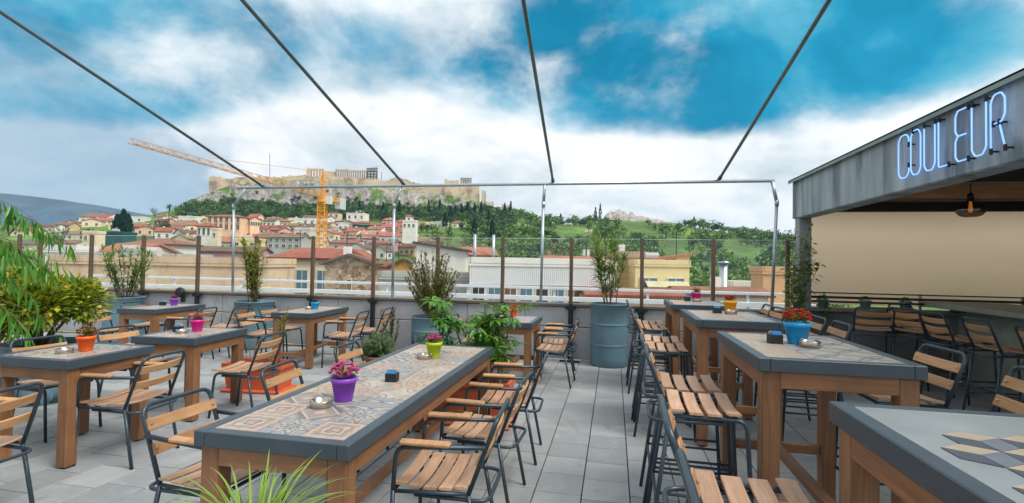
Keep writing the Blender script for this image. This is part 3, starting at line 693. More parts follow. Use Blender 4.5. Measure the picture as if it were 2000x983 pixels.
flower_pot(-1.36,6.80,.7785,'orange pot of orange blossoms beside the umbrella plant',srgb(236,92,28),[srgb(226,80,16),srgb(240,110,30)],.062,.115,.055,60)
flower_pot(1.10,6.86,1.0785,'magenta pot of yellow green flowers on the tall table',srgb(214,16,130),[srgb(150,130,40),srgb(190,120,40),srgb(120,110,40)],.062,.105,.055,60,dry=True)
flower_pot(1.17,5.20,1.0785,'yellow pot of red flowers on the tall table',srgb(240,166,22),red,.064,.115,.055,48)
flower_pot(1.11,3.16,1.0785,'blue pot of red blossoms on the tall table',srgb(22,150,214),red,.074,.128,.082,95)
def ashtray(x,y,z,label):
    b=MB(); b.lathe([(.052,0),(.054,.002),(.056,.034),(.053,.036),(.050,.034),(.049,.006),(.001,.005)],32,cap1=False)
    for a in (0,2.1,4.2): b.box((.053*math.cos(a),.053*math.sin(a),.037),(.014,.008,.006))
    tag(b.build('ashtray',MT['chrome'],None,True,(x,y,z)),label,'ashtray','round steel ashtrays on the tables')
for x,y,z,l in [(-1.44,2.20,.7785,'round steel ashtray beside the purple pot'),(-1.41,3.55,.7785,'round steel ashtray beside the lime green pot'),(-4.12,2.96,.7785,'round steel ashtray beside the orange pot of rust flowers'),
 (-4.17,4.08,.7785,'round steel ashtray beside the hot pink pot'),(-4.52,6.70,.7785,'round steel ashtray beside the small sky blue pot'),(1.14,3.05,1.0785,'round steel ashtray beside the blue pot of red blossoms'),
 (1.14,5.02,1.0785,'round steel ashtray beside the yellow pot'),(1.08,6.62,1.0785,'round steel ashtray beside the magenta pot on the tall table')]: ashtray(x,y,z,l)
pk=[mat('sachet_blue',srgb(60,140,200),.6,0,.1,60),mat('sachet_brown',srgb(176,132,92),.7,0,.1,60),mat('sachet_white',srgb(222,216,208),.7,0,.1,60)]
def caddy(x,y,z,label,rz=.1):
    t=thing('sugar_caddy',label,'caddy',(x,y,z),rz,'black sachet caddies on the tables')
    b=MB()
    for s in(-1,1): b.box((s*.034,0,.026),(.003,.056,.052)); b.box((0,s*.0295,.026),(.071,.003,.052))
    b.box((0,0,.002),(.068,.056,.004)); b.build('box',MT['black'],t)
    for k in range(9):
        b=MB(); b.box((0,0,.0),(.050,.0035,.05)); o=b.build('sachet',pk[0 if k<4 else (1 if k<7 else 2)],t,False,(random.uniform(-.006,.006),-.022+k*.0055,.042+random.uniform(0,.008))); o.rotation_euler=(random.uniform(-.12,.12),0,random.uniform(-.05,.05))
for x,y,z,l in [(-1.33,2.80,.7785,'black sachet caddy in the middle of the long tiled table'),(-4.30,4.16,.7785,'black sachet caddy beside the hot pink pot'),(-6.88,6.42,.7785,'black sachet caddy beside the small purple pot'),
 (.98,3.14,1.0785,'black sachet caddy beside the blue pot of red blossoms'),(1.02,5.06,1.0785,'black sachet caddy beside the yellow pot'),(.97,6.72,1.0785,'black sachet caddy beside the magenta pot on the tall table')]: caddy(x,y,z,l)
# ================================================================ planters and plants
LM={'ole':leafmat('oleander_leaf',[srgb(58,96,44),srgb(98,134,60),srgb(134,160,84)]),
'oley':leafmat('oleander_leaf_yellowing',[srgb(84,112,44),srgb(150,150,60),srgb(100,126,50)]),
'euo':leafmat('variegated_leaf',[srgb(44,78,26),srgb(84,118,30),srgb(142,160,40),srgb(198,194,60),srgb(222,210,96)]),
'sch':leafmat('umbrella_leaf',[srgb(38,86,32),srgb(62,116,40),srgb(106,150,58)],.3),
'heath':leafmat('dry_heath_leaf',[srgb(84,60,44),srgb(112,84,56),srgb(86,92,50)]),
'heathg':leafmat('olive_heath_leaf',[srgb(76,88,40),srgb(112,118,52),srgb(96,84,46)]),
'ros':leafmat('rosemary_leaf',[srgb(92,120,86),srgb(124,150,112),srgb(70,100,66)]),
'grs':leafmat('grass_blade',[srgb(62,104,36),srgb(120,158,62),srgb(168,184,92)],.35,.3),
'fic':leafmat('drooping_leaf',[srgb(44,98,36),srgb(80,140,54),srgb(122,174,78)],.3),
'vin':leafmat('vine_leaf',[srgb(56,92,40),srgb(96,128,58),srgb(150,146,80)])}
bark=mat('twig_bark',srgb(112,92,72),.85,0,.25,12,.4,30)
def drum(x,y,label,r=.29,h=.93,zs=1.,soil=True):
    t=thing('drum_planter',label,'planter',(x,y,0),0,'blue steel drum planters')
    k=h; pr=[(r*.96,0),(r,.012)]
    for f_ in (.34,.67): pr+=[(r,k*f_-.2),(r,k*f_-.022),(r,k*f_-.016),(r*1.028,k*f_-.005),(r*1.028,k*f_+.005),(r,k*f_+.016),(r,k*f_+.022)]
    pr+=[(r,k-.02),(r*1.035,k-.014),(r*1.035,k),(r*.97,k),(r*.96,k-.06)]
    b=MB(); b.lathe(pr,48,cap1=False); b.build('drum',MT['drum'],t,True)
    b=MB(); b.lathe([(.001,k-.05),(r*.965,k-.06)],24,cap0=False,cap1=False); b.build('soil',MT['soil'],t)
    return t
def plant(name,label,cat,x,y,z,group=None): return thing(name,label,cat,(x,y,z),0,group)
def oleander(x,y,z,label,h,stems,spread,lm,seed,leaves=26,L=.13):
    t=plant('oleander',label,'plant',x,y,z,'oleander shrubs in drums'); rr=random.Random(seed); bs=MB(); bl=MB()
    for s in range(stems):
        a=rr.uniform(0,6.283); rad=rr.uniform(.02,.12); hh=h*rr.uniform(.62,1.)
        p0=Vector((math.cos(a)*rad,math.sin(a)*rad,0)); top=p0+Vector((math.cos(a)*spread*rr.uniform(.3,1),math.sin(a)*spread*rr.uniform(.3,1),hh))
        mid=(p0+top)/2+Vector((rr.uniform(-.04,.04),rr.uniform(-.04,.04),.0))
        pts=[p0.lerp(mid,k/4) for k in range(4)]+[mid.lerp(top,k/5) for k in range(6)]
        bs.tube(pts,[.008*(1-.6*i/len(pts)) for i in range(len(pts))],5)
        for k in range(leaves):
            u=rr.uniform(.12,1)**.8; i=min(len(pts)-2,int(u*(len(pts)-1))); p=pts[i].lerp(pts[i+1],u*(len(pts)-1)-i)
            aa=rr.uniform(0,6.283); e=rr.uniform(-.15,.95) if u<.93 else rr.uniform(.7,1.4)
            d=Vector((math.cos(aa)*math.cos(e),math.sin(aa)*math.cos(e),math.sin(e)))
            bl.leaf(p,d,(0,0,1),L*rr.uniform(.6,1.1),.028*rr.uniform(.7,1.2),rr.uniform(.05,.35))
    bs.build('stem',bark,t,True); bl.build('foliage',lm,t); return t
# oleander drums along the parapet
o1=YP(243,585,7.35); drum(o1[0],7.35,'blue steel drum planter with bushy oleander beside the parapet',.31,.80)
oleander(o1[0],7.35,.74,'bushy oleander in a drum left of the purple pot table',1.0,16,.36,LM['ole'],3,60,.15)
o2=YP(498,590,7.45); drum(o2[0],7.45,'blue steel drum planter with a tall narrow oleander',.32,.80)
t2=oleander(o2[0],7.45,.74,'tall narrow oleander tied to a stake behind the sky blue pot table',1.15,10,.12,LM['oley'],5,90,.13)
b=MB(); b.tube([(0,0,-.05),(.01,.02,1.05)],.035,8); b.build('stake',bark,t2,True)
d3=GP(1189,712); drum(d3[0],d3[1]-.02,'tall blue steel drum planter standing free in the aisle',.285,.94)
oleander(d3[0],d3[1],.88,'tall leafy oleander in the free standing blue drum',1.12,10,.34,LM['ole'],11,85,.20)
# extra low leaves around the drum rim
o4=YP(842,632,7.45); drum(o4[0],7.45,'blue steel drum planter holding a dry heather shrub',.31,.66)
def heath(x,y,z,label,h,n,spread,seed):
    t=plant('heather_shrub',label,'plant',x,y,z); rr=random.Random(seed); bs=MB(); bl=MB()
    for s in range(n):
        a=rr.uniform(0,6.283); hh=h*rr.uniform(.35,1.); sp=spread*rr.uniform(.3,1.); tip=Vector((math.cos(a)*sp*(.7+.5*hh),math.sin(a)*sp*.8,hh)); mid=tip*.5+Vector((rr.uniform(-.05,.05),rr.uniform(-.05,.05),0))
        pts=[mid*(k/4) for k in range(4)]+[mid.lerp(tip,k/5) for k in range(6)]
        bs.tube(pts,[.006*(1-.7*i/len(pts)) for i in range(len(pts))],4)
        for k in range(46):
            u=rr.uniform(.25,1); i=min(len(pts)-2,int(u*(len(pts)-1))); p=pts[i].lerp(pts[i+1],u*(len(pts)-1)-i); aa=rr.uniform(0,6.283)
            d=Vector((math.cos(aa)*.6,math.sin(aa)*.6,.9)); low=hh*u<h*.42 or a>4.2
            bl.leaf(p,d,(0,0,1),rr.uniform(.05,.085),.02,.1,1 if low else 0,1)
    bs.build('stem',bark,t,True); bl.build('foliage',[LM['heath'],LM['heathg']],t); return t
heath(o4[0],7.45,.6,'tall dry brown heather shrub beside the parapet',1.08,80,.50,2)
pt=GP(775,690); heath(pt[0]-.0,7.35,0.02,'sparse twiggy shrub growing behind the rosemary bush',.78,12,.22,8)
# euonymus
o5=GP(88,668,.6); drum(o5[0],o5[1],'wide blue drum planter holding the yellow variegated bush',.36,.60)
def bush(name,label,x,y,z,rx,ry,rz_,n,lm,L,W,seed,cat='plant',seg=2,mn=.55):
    t=plant(name,label,cat,x,y,z); rr=random.Random(seed); bl=MB(); bs=MB()
    lobes=[(Vector((rr.uniform(-.5,.5)*rx,rr.uniform(-.5,.5)*ry,rz_*(.75+rr.uniform(-.25,.45)))),rr.uniform(.38,.62)) for k in range(9)]
    for c,q in lobes: bs.tube([(0,0,0),c*.5,c],[.02,.014,.006],5)
    for k in range(n):
        c,q=rr.choice(lobes); d=Vector((rr.gauss(0,1),rr.gauss(0,1),rr.gauss(0,1))).normalized(); p=c+Vector((d.x*rx,d.y*ry,d.z*rz_*.8))*q*rr.uniform(mn,1.05)
        if p.z<-.1: continue
        dd=(d+Vector((rr.uniform(-.6,.6),rr.uniform(-.6,.6),rr.uniform(-.1,.8)))).normalized(); bl.leaf(p,dd,(rr.uniform(-.4,.4),rr.uniform(-.4,.4),1),L*rr.uniform(.6,1.15),W*rr.uniform(.7,1.2),.15,0,seg)
    bs.build('stem',bark,t,True); bl.build('foliage',lm,t); return t
bush('variegated_bush','dense yellow and green variegated bush in a wide blue drum',o5[0]-.05,o5[1],.55,.60,.55,.52,6500,LM['euo'],.075,.04,4)
# rosemary
rp=GP(738,694,.27); t=thing('rosemary_pot','brown clay pot of the rosemary bush','pot',(rp[0],rp[1],0)); b=MB(); b.lathe([(.13,0),(.135,.01),(.19,.24),(.205,.24),(.205,.275),(.18,.275),(.175,.24)],28,cap1=False); b.build('pot',mat('brown_clay',srgb(128,84,62),.7,0,.2,6),t,True)
b=MB(); b.lathe([(.001,.25),(.18,.245)],20,cap0=False,cap1=False); b.build('soil',MT['soil'],t)
t=plant('rosemary_bush','rounded grey green rosemary bush in a clay pot','plant',rp[0],rp[1],.24); rr=random.Random(6); bl=MB(); bs=MB()
for s in range(190):
    a=rr.uniform(0,6.283); e=math.asin(rr.uniform(.05,1)); L=rr.uniform(.24,.36); d=Vector((math.cos(a)*math.cos(e)*.85,math.sin(a)*math.cos(e)*.85,math.sin(e))); bs.tube([(0,0,0),d*L*.5,d*L+Vector((0,0,.03))],[.004,.003,.001],4)
    for k in range(42):
        u=rr.uniform(.25,1); q=rr.uniform(0,6.283); bl.leaf(d*L*u,d*.7+Vector((math.cos(q),math.sin(q),.3)),(0,0,1),.045,.010,.05,0,1)
bs.build('stem',bark,t); bl.build('foliage',LM['ros'],t)
# terracotta troughs
def trough(x,y,L,W,H,label,rz=0.):
    t=thing('terracotta_trough',label,'planter',(x,y,0),rz,'terracotta plastic troughs')
    b=MB(); b.box((0,0,.018),(L*1.02,W*1.08,.035),ch=.012); b.build('saucer',MT['terra'],t)
    def ring(l,w_,z): return [(-l/2,-w_/2,z),(l/2,-w_/2,z),(l/2,w_/2,z),(-l/2,w_/2,z)]
    lv=[(L*.86,W*.8,.036),(L*.95,W*.94,H-.06),(L*.985,W*.985,H-.058),(L,W,H-.05),(L,W,H),(L*.93,W*.9,H),(L*.92,W*.88,H-.05)]
    vs=[p for l in lv for p in ring(*l)]; fs=[(i*4+k,i*4+(k+1)%4,(i+1)*4+(k+1)%4,(i+1)*4+k) for i in range(len(lv)-1) for k in range(4)]
    b=MB(); b.add(vs,fs+[(3,2,1,0)]); b.build('trough',MT['terra'],t)
    b=MB(); b.box((0,0,H-.07),(L*.92,W*.88,.03)); b.build('soil',MT['soil'],t); return t
trough(-4.02,5.02,.72,.34,.33,'terracotta plastic trough of straggly stems beside the hot pink pot table',.1)
t=plant('straggly_plant','thin reddish stems growing in a terracotta trough','plant',-4.02,5.02,.28); rr=random.Random(9); bs=MB(); bl=MB()
for s in range(26):
    x=rr.uniform(-.3,.3); y=rr.uniform(-.1,.1); h=rr.uniform(.12,.36); tip=Vector((x+rr.uniform(-.08,.08),y+rr.uniform(-.08,.08),h)); bs.tube([(x,y,0),tip],[.003,.0012],4)
    for k in range(5): bl.leaf(Vector((x,y,0)).lerp(tip,rr.uniform(.3,1)),(rr.uniform(-1,1),rr.uniform(-1,1),.5),(0,0,1),.03,.014,.1,0,1)
for s in range(3):
    tip=Vector((.26+.03*s,.02*s,.55+.07*s)); bs.tube([(.24,0,0),tip],[.006,.003],5)
    for k in range(22): q=rr.uniform(0,6.28); bl.leaf(Vector((.24,0,0)).lerp(tip,rr.uniform(.5,1)),(math.cos(q),math.sin(q),.8),(0,0,1),.07,.022,.2)
bs.build('stem',mat('reddish_twig',srgb(130,72,66),.8,0,.2,10),t); bl.build('foliage',LM['oley'],t)
trough(-1.33,4.54,.86,.36,.42,'terracotta plastic trough of the umbrella plant behind the long table')
# schefflera with separate leaf whorls
t=plant('umbrella_plant','glossy green umbrella plant rising behind the long table','plant',-1.33,4.56,.36); rr=random.Random(12); bs=MB()
wm=[]
for v in range(3):
    b=MB()
    for k in range(8):
        a=k*2*math.pi/8+rr.uniform(-.15,.15); d=Vector((math.cos(a),math.sin(a),rr.uniform(-.25,.1))); L=rr.uniform(.10,.135)
        b.leaf(d*.02,d,(0,0,1),L,.042,rr.uniform(.2,.4))
    b.tube([(0,0,-.09),(0,0,.0)],.0025,4); wm.append(b.mesh('leaf_whorl',LM['sch']))
for s in range(9):
    x0=rr.uniform(-.34,.34); y0=rr.uniform(-.09,.09); h=rr.uniform(.45,.98)*(1.05 if abs(x0)<.25 else .8); tip=Vector((x0*1.25+rr.uniform(-.1,.1),y0+rr.uniform(-.12,.12),h))
    pts=[Vector((x0,y0,0)).lerp(tip,k/6)+Vector((rr.uniform(-.015,.015),rr.uniform(-.015,.015),0)) for k in range(7)]; bs.tube(pts,[.012-.001*k for k in range(7)],6)
    for k in range(13):
        u=rr.uniform(.22,1.02); i=min(5,int(u*6)); p=pts[i].lerp(pts[i+1],min(1,u*6-i)); a=rr.uniform(0,6.283); q=p+Vector((math.cos(a)*.11,math.sin(a)*.09,.05))*rr.uniform(.6,1.2)
        o=put('leaf_whorl',wm[k%3],t,q,0,rr.uniform(.75,1.2)); o.rotation_euler=(rr.uniform(-.5,.5),rr.uniform(-.5,.5),a); bs.tube([p,q],.0025,4)
bs.build('stem',mat('green_stem',srgb(96,104,62),.7,0,.2,10),t)
# grass tuft in the foreground
gp=DP(492,1010,1.46)
t=thing('tall_pot','dark pot holding the arching grass tuft','pot',(gp[0],gp[1],0)); b=MB(); b.lathe([(.12,0),(.125,.01),(.15,.66),(.165,.66),(.165,.69),(.145,.69),(.14,.62)],32,cap1=False); b.build('pot',MT['black'],t,True); b=MB(); b.lathe([(.001,.64),(.142,.635)],20,cap0=False,cap1=False); b.build('soil',MT['soil'],t)
t=plant('grass_tuft','arching green grass tuft at the foot of the long table','plant',gp[0],gp[1],.64); rr=random.Random(21)
def blade(L,W,up,bend):
    b=MB(); n=9; vs=[]; p=Vector((0,0,0)); e=up
    for i in range(n+1):
        u=i/n; w_=W*(1-u**2.2)*(.6+.4*min(1,u*5))+.0004; vs+=[(p.x,-w_/2,p.z+w_*.18),(p.x,0,p.z),(p.x,w_/2,p.z+w_*.18)]
        p=p+Vector((math.cos(e),0,math.sin(e)))*L/n; e-=bend/n
    return b.add(vs,[(i*3+k,i*3+k+1,i*3+k+4,i*3+k+3) for i in range(n) for k in(0,1)]).mesh('blade',LM['grs'],True)
bms=[blade(.36,.014,1.35,.7),blade(.44,.015,1.25,1.1),blade(.48,.014,1.1,1.5),blade(.36,.012,1.0,1.3),blade(.55,.010,.8,1.2)]
for k in range(130):
    a=rr.uniform(0,6.283); o=put('grass_blade',bms[rr.choice((0,0,1,1,2,3,3,4))],t,(math.cos(a)*rr.uniform(0,.06),math.sin(a)*rr.uniform(0,.06),0),a+rr.uniform(-.4,.4),rr.uniform(.5,.88)); o.rotation_euler=(rr.uniform(-.2,.2),rr.uniform(-.25,.12),a)
# drooping long-leaved tree at the left edge
fp=GP(-60,760); fx,fy=-5.05,3.35
t=thing('weeping_fig','weeping fig with long drooping leaves at the terrace edge','tree',(fx-1.0,fy,0)); rr=random.Random(33)
b=MB(); b.lathe([(.2,0),(.26,.42),(.28,.42),(.28,.46),(.24,.46)],28,cap1=True); b.build('pot',MT['terra'],t,True)
b=MB(); b.tube([(0,0,.4),(.03,.02,1.0),(.0,0,1.5),(.05,.0,1.9)],[.035,.03,.025,.015],8); lm_=[]
for v in range(3):
    q=MB(); q.leaf((0,0,0),(.35,0,-1),(1,0,.35),.22+.03*v,.026,.12); lm_.append(q.mesh('leaf',LM['fic']))
nleaf=0; fl_=MB()
for s in range(26):
    a=rr.uniform(-1.0,.8); h=rr.uniform(1.0,2.12); L=rr.uniform(.5,1.05)*(1 if h<1.8 else .85); p0=Vector((.02,0,h)); pts=[]
    for k in range(7):
        u=k/6; pts.append(p0+Vector((math.cos(a)*L*u,math.sin(a)*L*u,.32*u-.62*u*u)))
    b.tube(pts,[.005*(1-.8*k/7) for k in range(7)],5)
    for k in range(26):
        u=rr.uniform(.25,1); i=min(5,int(u*6)); p=pts[i].lerp(pts[i+1],u*6-i)
        if nleaf>=290:
            fl_.leaf(p,(rr.uniform(-.4,.4),rr.uniform(-.4,.4),-1),(rr.uniform(-1,1),rr.uniform(-1,1),.3),rr.uniform(.16,.25),.026,.12); continue
        o=put('leaf',rr.choice(lm_),t,p,0,rr.uniform(.7,1.1)); o.rotation_euler=(rr.uniform(-.4,.4),rr.uniform(-.35,.35),rr.uniform(0,6.283)); nleaf+=1
b.build('trunk',bark,t,True); o=fl_.build('foliage',LM['fic'],t); o['kind']='stuff'
# vine on the pavilion column
t=thing('climbing_vine','leafy vine climbing the pavilion column','plant',(2.56,7.68,0)); rr=random.Random(41); bs=MB(); bl=MB()
b=MB(); b.lathe([(.13,0),(.17,.3),(.18,.3),(.18,.33),(.15,.33)],24,cap1=True); b.build('pot',MT['drum'],t,True)
for s in range(11):
    h=rr.uniform(1.5,2.4); pts=[]; sd=rr.uniform(-1.1,1.6)
    for k in range(14):
        u=k/13; pts.append(Vector((.06*math.sin(u*7+s)+sd*.12*u+(.30*u*u if s%3==0 else 0),-.04+.07*math.cos(u*5+s),.3+(h-.3)*u-(.18*u**4 if s%3==0 else 0))))
    bs.tube(pts,[.006*(1-.6*k/14) for k in range(14)],5)
    for k in range(60):
        u=rr.uniform(.05,1); i=min(12,int(u*13)); p=pts[i].lerp(pts[i+1],u*13-i); q=rr.uniform(0,6.283); d=Vector((math.cos(q),math.sin(q)*.8,rr.uniform(-.5,.5))); bl.leaf(p+d*.03,d,(0,-.4,1),rr.uniform(.06,.10),rr.uniform(.035,.055),.25)
for k in range(180):
    q=rr.uniform(0,6.283); rad=rr.uniform(.05,.42); p=Vector((math.cos(q)*rad,math.sin(q)*rad*.5-.1,.35+rr.uniform(0,.55)*(1-rad))); bl.leaf(p,(math.cos(q),math.sin(q),rr.uniform(0,.8)),(0,0,1),rr.uniform(.07,.12),.028,.3)
bs.build('stem',bark,t); bl.build('foliage',LM['vin'],t)
# three little pots on the ledge
for k,(px,l) in enumerate(((1607,'small grey pot with trailing greenery on the ledge by the vine'),(1690,'small grey pot in the middle of the ledge'),(1768,'small grey pot on the ledge near the bar counter'))):
    x=YP(px,595,7.90)[0]; t=thing('ledge_pot',l,'flower pot',(x,7.90,.963),0,'small grey pots along the ledge'); rr=random.Random(px)
    b=MB(); b.lathe([(.05,0),(.052,.003),(.072,.105),(.078,.105),(.078,.122),(.068,.122)],24,cap1=True); b.build('pot',mat('grey_pot_%d'%k,srgb(112,126,136),.5),t,True)
    b=MB()
    for j in range(90):
        q=rr.uniform(0,6.283); e=rr.uniform(.2,1.4); d=Vector((math.cos(q)*math.cos(e),math.sin(q)*math.cos(e),math.sin(e))); b.leaf(Vector((0,0,.12))+d*.03,d,(0,0,1),rr.uniform(.03,.06),.018,.3,0,1)
    if k==0:
        for j in range(70): b.leaf((rr.uniform(-.03,.06),-.085+rr.uniform(-.02,.02),rr.uniform(-.14,.1)),(rr.uniform(-1,1),-.5,rr.uniform(-.8,.3)),(0,-1,.3),.035,.022,.2,0,1)
    b.build('foliage',LM['sch'],t)
# black floodlight on the parapet
fl=YP(352,592,7.86); t=thing('floodlight','round black floodlight fixed on the parapet','lamp',(fl[0],7.86,.74)); b=MB(); b.lathe([(.07,-.03),(.09,-.01),(.095,.03),(.085,.05),(.04,.06)],28); o=b.build('lamp_head',MT['black'],t,True,(0,0,.13)); o.rotation_euler=(R_(80),0,0)
b=MB(); b.box((0,.06,.02),(.05,.07,.16),ch=.004); b.build('bracket',MT['black'],t)
# ================================================================ terrain of the old town and the citadel hill
RK=[25,50,80,120,160,200,240,290,330,360,408,415]
TB={-900:[None,None,600,545,512,488,470,452,444,444,445,448],0:[None,None,600,545,510,485,466,450,442,441,442,446],250:[None,None,602,548,510,484,464,447,436,432,431,436],
340:[None,None,606,552,511,483,462,444,430,416,408,412],370:[0,0,607,553,511,483,462,444,430,412,400,390],392:[0,0,607,553,511,483,462,444,430,412,398,382],410:[0,0,608,554,512,482,462,444,429,413,396,371],450:[0,0,608,554,512,482,462,444,428,415,392,360],
560:[0,0,610,555,512,482,462,444,428,418,406,353],640:[0,0,610,555,512,482,462,444,428,419,404,354],740:[0,0,610,556,513,483,463,446,430,421,406,365],800:[0,0,612,560,516,486,466,449,433,424,408,374],
900:[0,0,620,570,530,500,476,454,436,424,412,385],945:[0,0,625,575,536,506,482,458,438,425,410,398],1000:[0,0,630,582,545,516,492,464,442,429,419,414],1050:[0,0,636,588,553,526,500,470,448,438,433,431],
1100:[0,0,640,590,556,530,504,474,452,443,440,439],1160:[0,0,640,590,557,531,505,475,452,442,437,436],1210:[0,0,640,590,558,532,506,474,448,435,425,428],1260:[0,0,640,590,558,532,506,475,450,437,428,431],
1320:[0,0,640,592,560,533,508,478,455,443,437,440],1400:[0,0,642,594,562,535,511,484,465,455,452,456],1500:[0,0,645,596,564,538,516,492,477,469,468,474],1650:[0,0,648,600,570,546,526,506,494,487,488,494],
2200:[0,0,655,612,586,566,550,532,522,515,515,520],3200:[0,0,660,620,600,580,565,548,538,530,530,534]}
TPX=sorted(TB)
def grow(px,r):
    """height of the ground at picture column px and depth r"""
    if r<=50: return -16.
    zs=[]
    for i,rk in enumerate(RK):
        if i<2: zs.append(-16.)
        else: zs.append(DP(px,np.interp(px,TPX,[TB[p][i] for p in TPX]),rk)[2])
    return float(np.interp(r,RK+[445,600,1500,9000],zs+[zs[-1]+.5,12.,0.,-17.]))
def gpos(px,r): p=DP(px,500,r); return np.array([p[0],p[1],grow(px,r)])
def r_of(px,y):
    for r in np.arange(60,424,3.):
        p=gpos(px,r); d=p-CAM; v=491.5-F_PX*(d@UP)/(d@FW)
        if v<=y: return float(r)
    return 424.
def terrain_mat():
    m=bpy.data.materials.new('hillside_ground'); m.use_nodes=True; t=NT(m.node_tree); b=t.n['Principled BSDF']; g=t.node('ShaderNodeNewGeometry'); co=g.outputs['Position']
    nz=t.sep(g.outputs['Normal'])[2]; n1=t.noise(co,.03,5,.6); n2=t.noise(co,.25,6,.65,.5); n3=t.noise(t.vm('MULTIPLY',co,(1,1,.35)),.35,7,.7,.8)
    grass=t.ramp(n1,[(.35,srgb(66,90,40)),(.55,srgb(94,126,48)),(.7,srgb(122,156,58))]); grass=t.mix(t.rng(n2,.5,.7,0,.7),grass,srgb(60,78,38))
    rock=t.ramp(n3,[(.28,srgb(92,86,82)),(.45,srgb(150,142,136)),(.6,srgb(182,174,168)),(.75,srgb(198,180,164))])
    f_=t.m('MULTIPLY',t.rng(t.m('ADD',nz,t.m('MULTIPLY',t.m('SUBTRACT',n2,.5),.5)),.80,.62),t.rng(t.noise(co,.09,5,.65),.60,.50))
    t.set(b.inputs['Base Color'],t.mix(f_,grass,rock)); b.inputs['Roughness'].default_value=.95
    bn=t.node('ShaderNodeBump'); bn.inputs['Strength'].default_value=.8; bn.inputs['Distance'].default_value=1.5; t.set(bn.inputs['Height'],n3); t.l.new(bn.outputs[0],b.inputs['Normal'])
    return m
cols=list(range(-900,340,40))+list(range(340,1012,3))+list(range(1012,1560,8))+list(range(1560,3201,60))
rows=[25,50,65,80,100,120,140,160,180,200,220,240,265,290,310,330,345,360,372,384,392,397]+list(np.arange(399,405,2))+list(np.arange(405,420,.8))+[422,426,432,440,450,480,540,600,900,1500,4000,9000]
vs=[];fs=[]
for c in cols:
    for r in rows:
        p=gpos(c,r)
        if 330<r<430:
            q=Vector((p[0]*.06,p[1]*.06,0)); k=min(1,(r-330)/40)
            slope=abs(grow(c,r+1)-grow(c,r-1))/2
            amp=.8+2.6*min(1,slope/1.2); p[2]+=k*amp*(mnoise.fractal(q*1.7,.9,2.1,5))
            dd=k*2.2*min(1,slope)*mnoise.fractal(Vector((p[0]*.11,p[1]*.11,p[2]*.10)),.9,2.1,5); p[0]+=_F0[0]*dd; p[1]+=_F0[1]*dd
        vs.append(tuple(p))
nr=len(rows)
for i in range(len(cols)-1):
    for j in range(nr-1): fs.append((i*nr+j,(i+1)*nr+j,(i+1)*nr+j+1,i*nr+j+1))
b=MB(); b.add(vs,fs); o=b.build('hillside',terrain_mat(),None,True); o['kind']='structure'
b=MB(); b.add([(-14000,-9000,-21),(14000,-9000,-21),(14000,14000,-21),(-14000,14000,-21)],[(0,1,2,3)]); o=b.build('ground',mat('far_ground',srgb(118,112,98),.95,0,.25,.002,coord='Object')); o['kind']='structure'
# distant mountain
mp=[(-1500,340),(-900,352),(-400,362),(0,378),(60,383),(130,392),(200,404),(265,416),(330,426),(420,436),(600,452),(900,475),(1200,500)]
b=MB(); vs=[];fs=[]; mc=list(range(-1500,1201,30)); mr=[(4800,0.),(5200,.25),(5600,.5),(6100,.78),(6600,1.),(7200,.7),(8000,.1)]
for c in mc:
    ht=DP(c,np.interp(c,[p[0] for p in mp],[p[1] for p in mp]),6600)[2]+20
    for r,f_ in mr:
        p=DP(c,500,r); n_=mnoise.fractal(Vector((p[0]*.0012,p[1]*.0012,0)),.9,2,5); vs.append((p[0],p[1],-20+ht*max(0,f_+(.10*n_ if 0<f_<1 else .015*n_))))
k=len(mr)
for i in range(len(mc)-1):
    for j in range(k-1): fs.append((i*k+j,(i+1)*k+j,(i+1)*k+j+1,i*k+j+1))
b.add(vs,fs); o=b.build('mountain',mat('haze_tinted_scrub',srgb(76,90,98),.95,0,.35,.004),None,True); o['kind']='structure'  # bluish base colour, some of the distance haze is painted into it
rockm=mat('grey_outcrop',srgb(176,168,162),.95,0,.25,.25,.6,1.2,dirt=((*srgb(96,90,86),1),.3,.5,.7))
def outcrop(px,r,sx,sy,sz,seed):
    g_=gpos(px,r); b=MB(); n=18; vs=[];fs=[]
    for i in range(n+1):
        for j in range(n+1):
            u,v=i/n*2-1,j/n*2-1; f_=max(0,1-u*u)*max(0,1-v*v); q=Vector((u*2.5+seed,v*2.5,seed))
            vs.append((u*sx+.6*mnoise.noise(q*2),v*sy+.6*mnoise.noise(q*2.3),sz*(f_**.45)*(1+.5*mnoise.fractal(q,.9,2,4))-1.))
    for i in range(n):
        for j in range(n): fs.append((i*(n+1)+j,(i+1)*(n+1)+j,(i+1)*(n+1)+j+1,i*(n+1)+j+1))
    b.add(vs,fs); o=b.build('rock_outcrop',rockm,None,False,tuple(g_)); o.rotation_euler=(0,0,YAW); o['kind']='structure'
for k,a in enumerate(((1205,392,11,8,7.5),(1228,388,9,6,6.),(1252,384,10,5,4.5),(1278,380,9,5,3.5),(1372,250,4.5,3,3.2),(1385,262,4,3,2.5),(1150,330,4,3,2.))): outcrop(*a,k*3.7)
